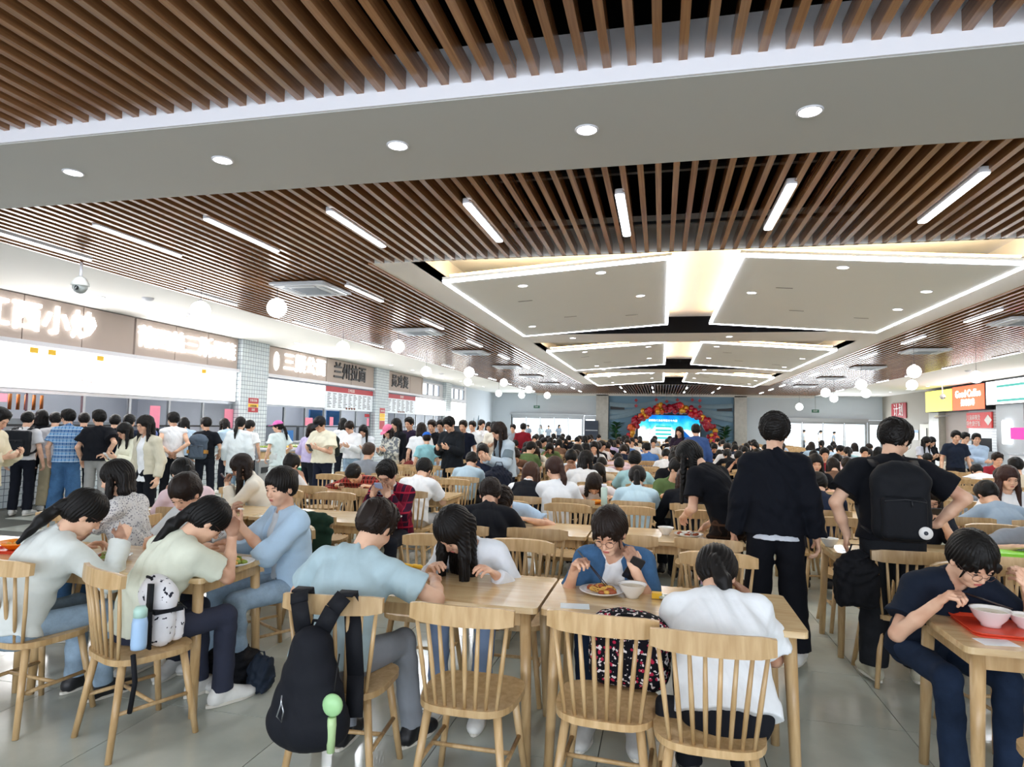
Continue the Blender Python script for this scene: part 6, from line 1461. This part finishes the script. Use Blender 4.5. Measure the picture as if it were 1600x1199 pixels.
# ---------------- bags
BLK_N = '12141a'
def pack(label, loc, rz, w_, h_, d_, c, mt=None, tear=False, pocket=True, straps=None, tilt=0, square=False, group='backpacks', extra=None, strapc=BLK_N):
    """upright pack, base at origin, its back panel towards +Y"""
    r_ = thing('backpack', label, 'backpack', loc, R(rz), group)
    if tilt: r_.rotation_euler.x = R(tilt)
    o = [rbox((0, -d_*.5, h_*.44), (w_/2, d_/2, h_*.44), .07 if not square else .04, None, .05), ]
    if tear: o = [ecap(V(0, -d_*.5, h_*.24), V(0, -d_*.45, h_*.84), (w_*.52, d_*.62), (w_*.26, d_*.42), V(1, 0, 0), .03), ell((0, -d_*.5, h_*.15), (w_*.46, d_*.55, h_*.17), None, .05)]
    elif not square: o.append(ell((0, -d_*.45, h_*.80), (w_*.40, d_*.42, h_*.20), None, .08))
    me = np_mesh('pack_body', [surface(o, .009, disp=wrinkle(.004, w_*40))], NYLON); put('pack_body', me, r_, color=c, mt=mt)
    if pocket:
        me = np_mesh('front_pocket', [surface([rbox((0, -d_-.008, h_*.30), (w_*.38, .035, h_*.26), .03)], .008, disp=wrinkle(.003, w_*20))], NYLON); put('front_pocket', me, r_, color=c, mt=mt)
        MB().tube([(-w_*.34, -d_-.046, h_*.50), (0, -d_-.052, h_*.53), (w_*.34, -d_-.046, h_*.50)], .004, 5).tube([(w_*.1, -d_-.05, h_*.52), (w_*.1, -d_-.055, h_*.44)], .005, 5).build('zip', DARKM, r_)
    MB().tube([(-.03, -.03, h_*.93), (-.025, -.02, h_*1.0), (.025, -.02, h_*1.0), (.03, -.03, h_*.93)], .007, 6).build('carry_loop', NYLON, r_, color=strapc)
    for pth in (straps or []):
        m = MB(); P = [Vector(p) for p in pth]; pr_ = None
        for a, b in zip(P[:-1], P[1:]):
            t_ = (b-a).normalized(); sd = Vector((1, 0, 0)); sd = (sd-t_*sd.dot(t_)).normalized(); n_ = t_.cross(sd)*.005; s_ = sd*(.036 if tear else .028)
            v = [a-s_-n_, a+s_-n_, a+s_+n_, a-s_+n_, b-s_-n_, b+s_-n_, b+s_+n_, b-s_+n_]; m.add(v, [(0, 1, 5, 4), (1, 2, 6, 5), (2, 3, 7, 6), (3, 0, 4, 7), (3, 2, 1, 0), (4, 5, 6, 7)], 0, True)
        m.build('strap', NYLON, r_, color=strapc)
    return r_
# big black backpack hung on the rail of the near chair: straps loop over the rail
cx, cy, _ = CH_OVR[('C', 0, 0, 0)]
bp = pack('large black backpack hanging by its straps from the near chair rail', (cx+.005, cy-.262, .30), 4, .33, .48, .17, '10131b', tear=True, pocket=False, straps=[[(-.05, -.06, .45), (-.075, -.055, .56), (-.09, -.028, .595), (-.09, .03, .60), (-.09, .045, .55), (-.10, .03, .30), (-.12, .02, .10)], [(.03, -.06, .45), (.075, -.055, .54), (.11, -.028, .592), (.11, .03, .597), (.12, .045, .5), (.15, .03, .25), (.17, -.02, .1)]])
MB().tube([(-.06, -.195, .24), (-.06, -.20, .21), (-.075, -.20, .16), (-.055, -.20, .14), (-.048, -.20, .18), (-.06, -.198, .22)], .003, 6).build('carabiner', STEEL, bp)
o = thing('handheld_fan', 'pale green handheld fan hanging beside the large black backpack', 'fan', (cx+.145, cy-.40, .30)); MB().ball((0, 0, .20), .044, 16, 10, sc=(1, .55, 1)).build('fan_head', mat('pale green plastic', 'a4d69a', .4), o); MB().tube([(0, 0, .155), (0, 0, .125), (0, 0, .02)], [.016, .02, .015], 10).build('handle', mat('pale green handle', 'b8d8a0', .4), o); MB().tube([(0, .01, .25), (-.01, .05, .33), (-.03, .1, .36)], .003, 5).build('lanyard', NYLON, o, color='202020')
# white speckled pack with a bottle on the chair behind the cream T-shirt woman
cx, cy, rz_ = CH_OVR[('L', 3, 0, 0)]
q = Matrix.Translation((cx, cy, 0)) @ Matrix.Rotation(R(rz_), 4, 'Z') @ Vector((.04, -.015, .455))
bp = pack('white speckled backpack with black straps standing on a chair, left', tuple(q), rz_+178, .28, .34, .13, 'e8e8ee', mt=SCRIPT, straps=[[(-.10, .01, .33), (-.12, .02, .20), (-.13, .02, .02)]])
MB().box((-.145, -.137, .18), (.145, .002, .20)).build('band', NYLON, bp, color=BLK_N)
q = Matrix.Translation((cx, cy, 0)) @ Matrix.Rotation(R(rz_), 4, 'Z') @ Vector((.205, -.10, .50))
o = thing('bottle', 'light blue water bottle in the side pocket of the speckled backpack', 'bottle', tuple(q)); MB().lathe([(.001, 0), (.034, 0), (.036, .02), (.035, .12), (.030, .15), (.001, .15)], 18).build('body', mat('light blue bottle', 'a8c8ea', .3), o); MB().lathe([(.001, .15), (.031, .15), (.031, .185), (.022, .20), (.001, .20)], 18).build('lid', mat('mint lid', 'b8dcd0', .35), o)
MB().tube([(0, -.03, -.02), (.01, -.02, -.15), (-.02, -.01, -.30)], .012, 6).build('strap', NYLON, o, color=BLK_N)
# flowered pack on the seat of the third chair
cx, cy, rz_ = CH_OVR[('C', 2, 0, 0)]
pack('black backpack with red and white flower print on the middle chair seat', (cx+.07, cy+.10, .455), rz_+176, .36, .33, .20, '14141c', mt=FLORAL, pocket=True)
o = thing('pouch', 'small black pouch hanging off the flowered backpack', 'bag', (cx+.27, cy-.05, .40)); put('pouch_body', np_mesh('pouch_body', [surface([rbox((0, 0, .06), (.07, .04, .06), .03)], .008)], NYLON), o, color=BLK_N)
# bags on the floor
def bag(label, loc, w_, h_, d_, c, seed=1, name='bag', mt=None):
    r_ = thing(name, label, 'bag', loc, 0, 'bags'); me = np_mesh('bag_body', [surface([rbox((0, 0, h_*.42), (w_/2, d_/2, h_*.42), .05, None, .04), ell((0, 0, h_*.85), (w_*.3, d_*.3, h_*.2), None, .06)], .009, disp=wrinkle(.009, seed, 2.2))], NYLON); put('bag_body', me, r_, color=c, mt=mt)
    MB().tube([(-w_*.2, 0, h_*.9), (-w_*.1, 0, h_*1.15), (w_*.1, 0, h_*1.15), (w_*.2, 0, h_*.9)], .006, 6).build('handles', NYLON, r_, color=c); return r_
bag('crumpled shiny black plastic bag on the floor under the left table end', (atx(362, 3.55, .15), 3.55, 0), .30, .24, .2, '0c0e14', 2.); bag('dark bag beside the shiny black plastic bag on the floor', (atx(408, 3.50, .12), 3.50, 0), .14, .20, .14, '1c2634', 3.)
# pink strap bag over the chair behind the denim shirt woman
x, y = seat_slot('C', 3, 0, 1)
o = thing('shoulder_bag', 'lilac strap bag hung over the chair right of the denim shirt woman', 'bag', (x-.06, y+.20, 0)); m = MB()
for a, b in (((.0, -.045, .45), (.02, -.045, .875)), ((.02, -.045, .875), (.02, .06, .875)), ((.02, .06, .875), (.0, .07, .5))):
    a, b = Vector(a), Vector(b); m.add([a-Vector((.035, 0, 0)), a+Vector((.035, 0, 0)), b+Vector((.035, 0, 0)), b-Vector((.035, 0, 0)), a-Vector((.035, .006, .004)), a+Vector((.035, -.006, -.004)), b+Vector((.035, -.006, -.004)), b-Vector((.035, .006, .004))], [(0, 1, 2, 3), (7, 6, 5, 4), (0, 3, 7, 4), (1, 5, 6, 2)])
m.build('strap', mat('lilac webbing', 'c8b0d0', .7), o); MB().prism(rrect(-.14, -.05, .10, .05, .04), .38, .60).build('pouch', mat('lilac cloth', 'c4a8c4', .8), o, loc=(0, .12, 0)); MB().box((-.036, -.058, .62), (.036, -.05, .69)).build('buckle', mat('grey teal buckle', '8aa0a0', .5), o)
# jacket over a chair, left block second row
x, y = seat_slot('L', 3, 1, 0)
o = thing('hung_jacket', 'dark green jacket draped over a chair back in the second row', 'jacket', (x+.02, y-.235, 0)); put('cloth', np_mesh('cloth', [surface([ecap(V(-.12, -.03, .50), V(-.08, .0, .84), (.10, .045), (.13, .05), V(1, 0, 0), .05), ecap(V(.10, -.02, .42), V(.08, 0, .84), (.11, .045), (.13, .05), V(1, 0, 0), .05), cap(V(-.14, 0, .86), V(.15, 0, .86), .045)], .010, disp=wrinkle(.010, 2., 1.3))], CLOTH), o, color='22382c'); MB().tube([(-.2, -.03, .80), (-.21, -.05, .62), (-.16, -.055, .50)], .022, 8, flat=((0, 1, 0), .4)).build('lining', CLOTH, o, color='e4e6e8')
bag('bright pink bag beside the turned chair in the second row, left', (atx(243, 4.75, .6), 4.75, .455), .16, .2, .14, 'c8287c', 4.)
bag('pale beige tote bag on the chair behind the girl with the long hair, second row', (atx(430, 6.9, .7), 6.9, .455), .3, .3, .16, 'd8ccb4', 5.)
bag('pink round pouch on the centre table edge', (atx(788, 3.72, .78), 3.72, tz), .10, .09, .08, 'd89aa4', 6.)
# the backpack man
def on_person(label, fn):
    r_ = find(label); return fn(Matrix.Translation(r_.location) @ Matrix.Rotation(r_.rotation_euler.z, 4, 'Z') @ Matrix.Scale(r_.scale.x, 4))
def worn(label, plabel, w_, h_, d_, c, zb, mt=None, yo=-.145, square=False, tilt=-4, badge=False, xo=0, strapc=BLK_N, band=None):
    r_ = find(label); q = Matrix.Translation(r_.location) @ Matrix.Rotation(r_.rotation_euler.z, 4, 'Z') @ Vector((xo, yo, zb))
    b = pack(plabel, tuple(q), math.degrees(r_.rotation_euler.z), w_, h_, d_, c, mt=mt, square=square, tilt=tilt, strapc=strapc, straps=[[(s_*.11, .0, h_*.92), (s_*.12, .10, h_*1.02), (s_*.13, .22, h_*.96), (s_*.15, .29, h_*.72), (s_*.17, .25, h_*.40), (s_*.17, .10, h_*.15), (s_*.14, 0, h_*.08)] for s_ in (-1, 1)])
    if badge: MB().lathe([(.001, 0), (.038, 0), (.038, .006), (.001, .006)], 20, M=Matrix.Translation((.10, -d_-.045, .07)) @ Matrix.Rotation(R(90), 4, 'X')).build('round_badge', WHP, b); MB().lathe([(.001, 0), (.012, 0), (.012, .009), (.001, .009)], 16, M=Matrix.Translation((.10, -d_-.045, .07)) @ Matrix.Rotation(R(90), 4, 'X')).build('badge_centre', DKINK, b)
    if band: MB().box((-w_/2-.004, -d_-.012, h_*.22), (w_/2+.004, .0, h_*.36)).build('band', NYLON, b, color=band)
    return b
worn('man in black T-shirt and washed black jeans wearing a backpack, hand on hip', 'plain black backpack with a round white badge on the tall man', .33, .50, .14, '0d1016', .94, badge=True, yo=-.150)
bag('black bag held in the left hand of the backpack man', (atx(1338, 4.62, .72), 4.62, .50), .26, .34, .16, '0e1016', 7.)
worn('man in white T-shirt with a large black square backpack, far left of the queue', 'large square black backpack on the man in white, queue', .36, .46, .16, '12161c', .95, square=True)
worn('man with blue backpack in navy top, facing the counter', 'blue backpack on the navy clad man facing the counter', .34, .46, .16, '5a6ca8', .95)
worn('young man in black T-shirt with a grey and orange backpack in the queue', 'grey backpack with an orange band worn low in the queue', .32, .46, .15, '4c5866', .86, band='b8843c', xo=-.08)
worn('stout man in cream T-shirt with black cap looking at his phone, walking', 'dark backpack on the stout man in cream', .30, .40, .12, '1c2420', .98, yo=-.17)
phone_at('stout man in cream T-shirt with black cap looking at his phone, walking', pose('standphone'), 'dark phone of the stout man in cream', both=True)
phone_at('boy in dark red plaid shirt over white T-shirt looking at a phone', pose('phone'), 'phone of the boy in dark red plaid', '8a9ac0', both=True)
phone_at('woman in open light blue shirt looking at her phone at the left table end', Fig(pz=.53, lean=4, lean2=8, hp=12, hy=22, hands=[(-.06, .36, .94), (.10, .34, .96)], pole=[(-1, -.2, -1), (1, -.2, -1)]), 'pale cased phone of the light blue shirt woman', 'c8d8d4', both=True)
phone_at('woman with long dark hair in cream jacket holding a phone, turned left', pose('phone'), 'dark red phone of the woman in the cream jacket', '4a1c24', both=True)
phone_at('woman in white blouse holding a phone up before her face', pose('standphone'), 'pale phone held up by the woman in white blouse', 'd8d4d0', both=True)
phone_at('tall man in dark pinstripe jacket holding a phone in the middle distance', pose('standphone'), 'phone of the tall man in the pinstripe jacket', '2a2c30', both=True)
phone_at('woman in dark top with red glasses and a phone, behind the backpack man', pose('phone'), 'black phone of the woman with red glasses', '16161a', both=True)
phone_at('woman in pale cream zip jacket holding a white cup and dark bag, queue', pose('standphone'), 'white phone of the woman in the cream zip jacket', 'e8e8e8', both=True)
bag('dark bag carried by the woman in the cream zip jacket', (atx(186, 7.6, .9), 7.6, .68), .24, .34, .14, '16161e', 8.)
bag('large navy bag held by the woman in the denim jacket', (atx(782, 8.7, .9), 8.6, .62), .38, .42, .16, '181d2c', 9.)
bag('white paper bag held by the young man in white, right counters', (atx(1507, 16.3, .9), 16.3, .80), .3, .34, .14, 'e8e8e4', 1.)
bag('dark red bag carried by the long haired woman in white', (atx(640, 11.4, .9), 11.4, .55), .3, .34, .14, '7c3430', 1.)
finish_texts()
print('objects', len(bpy.data.objects), 'people', sum(1 for o in bpy.data.objects if o.get('category') == 'person'), 'tris', sum(len(m.polygons)*2 for m in bpy.data.meshes))
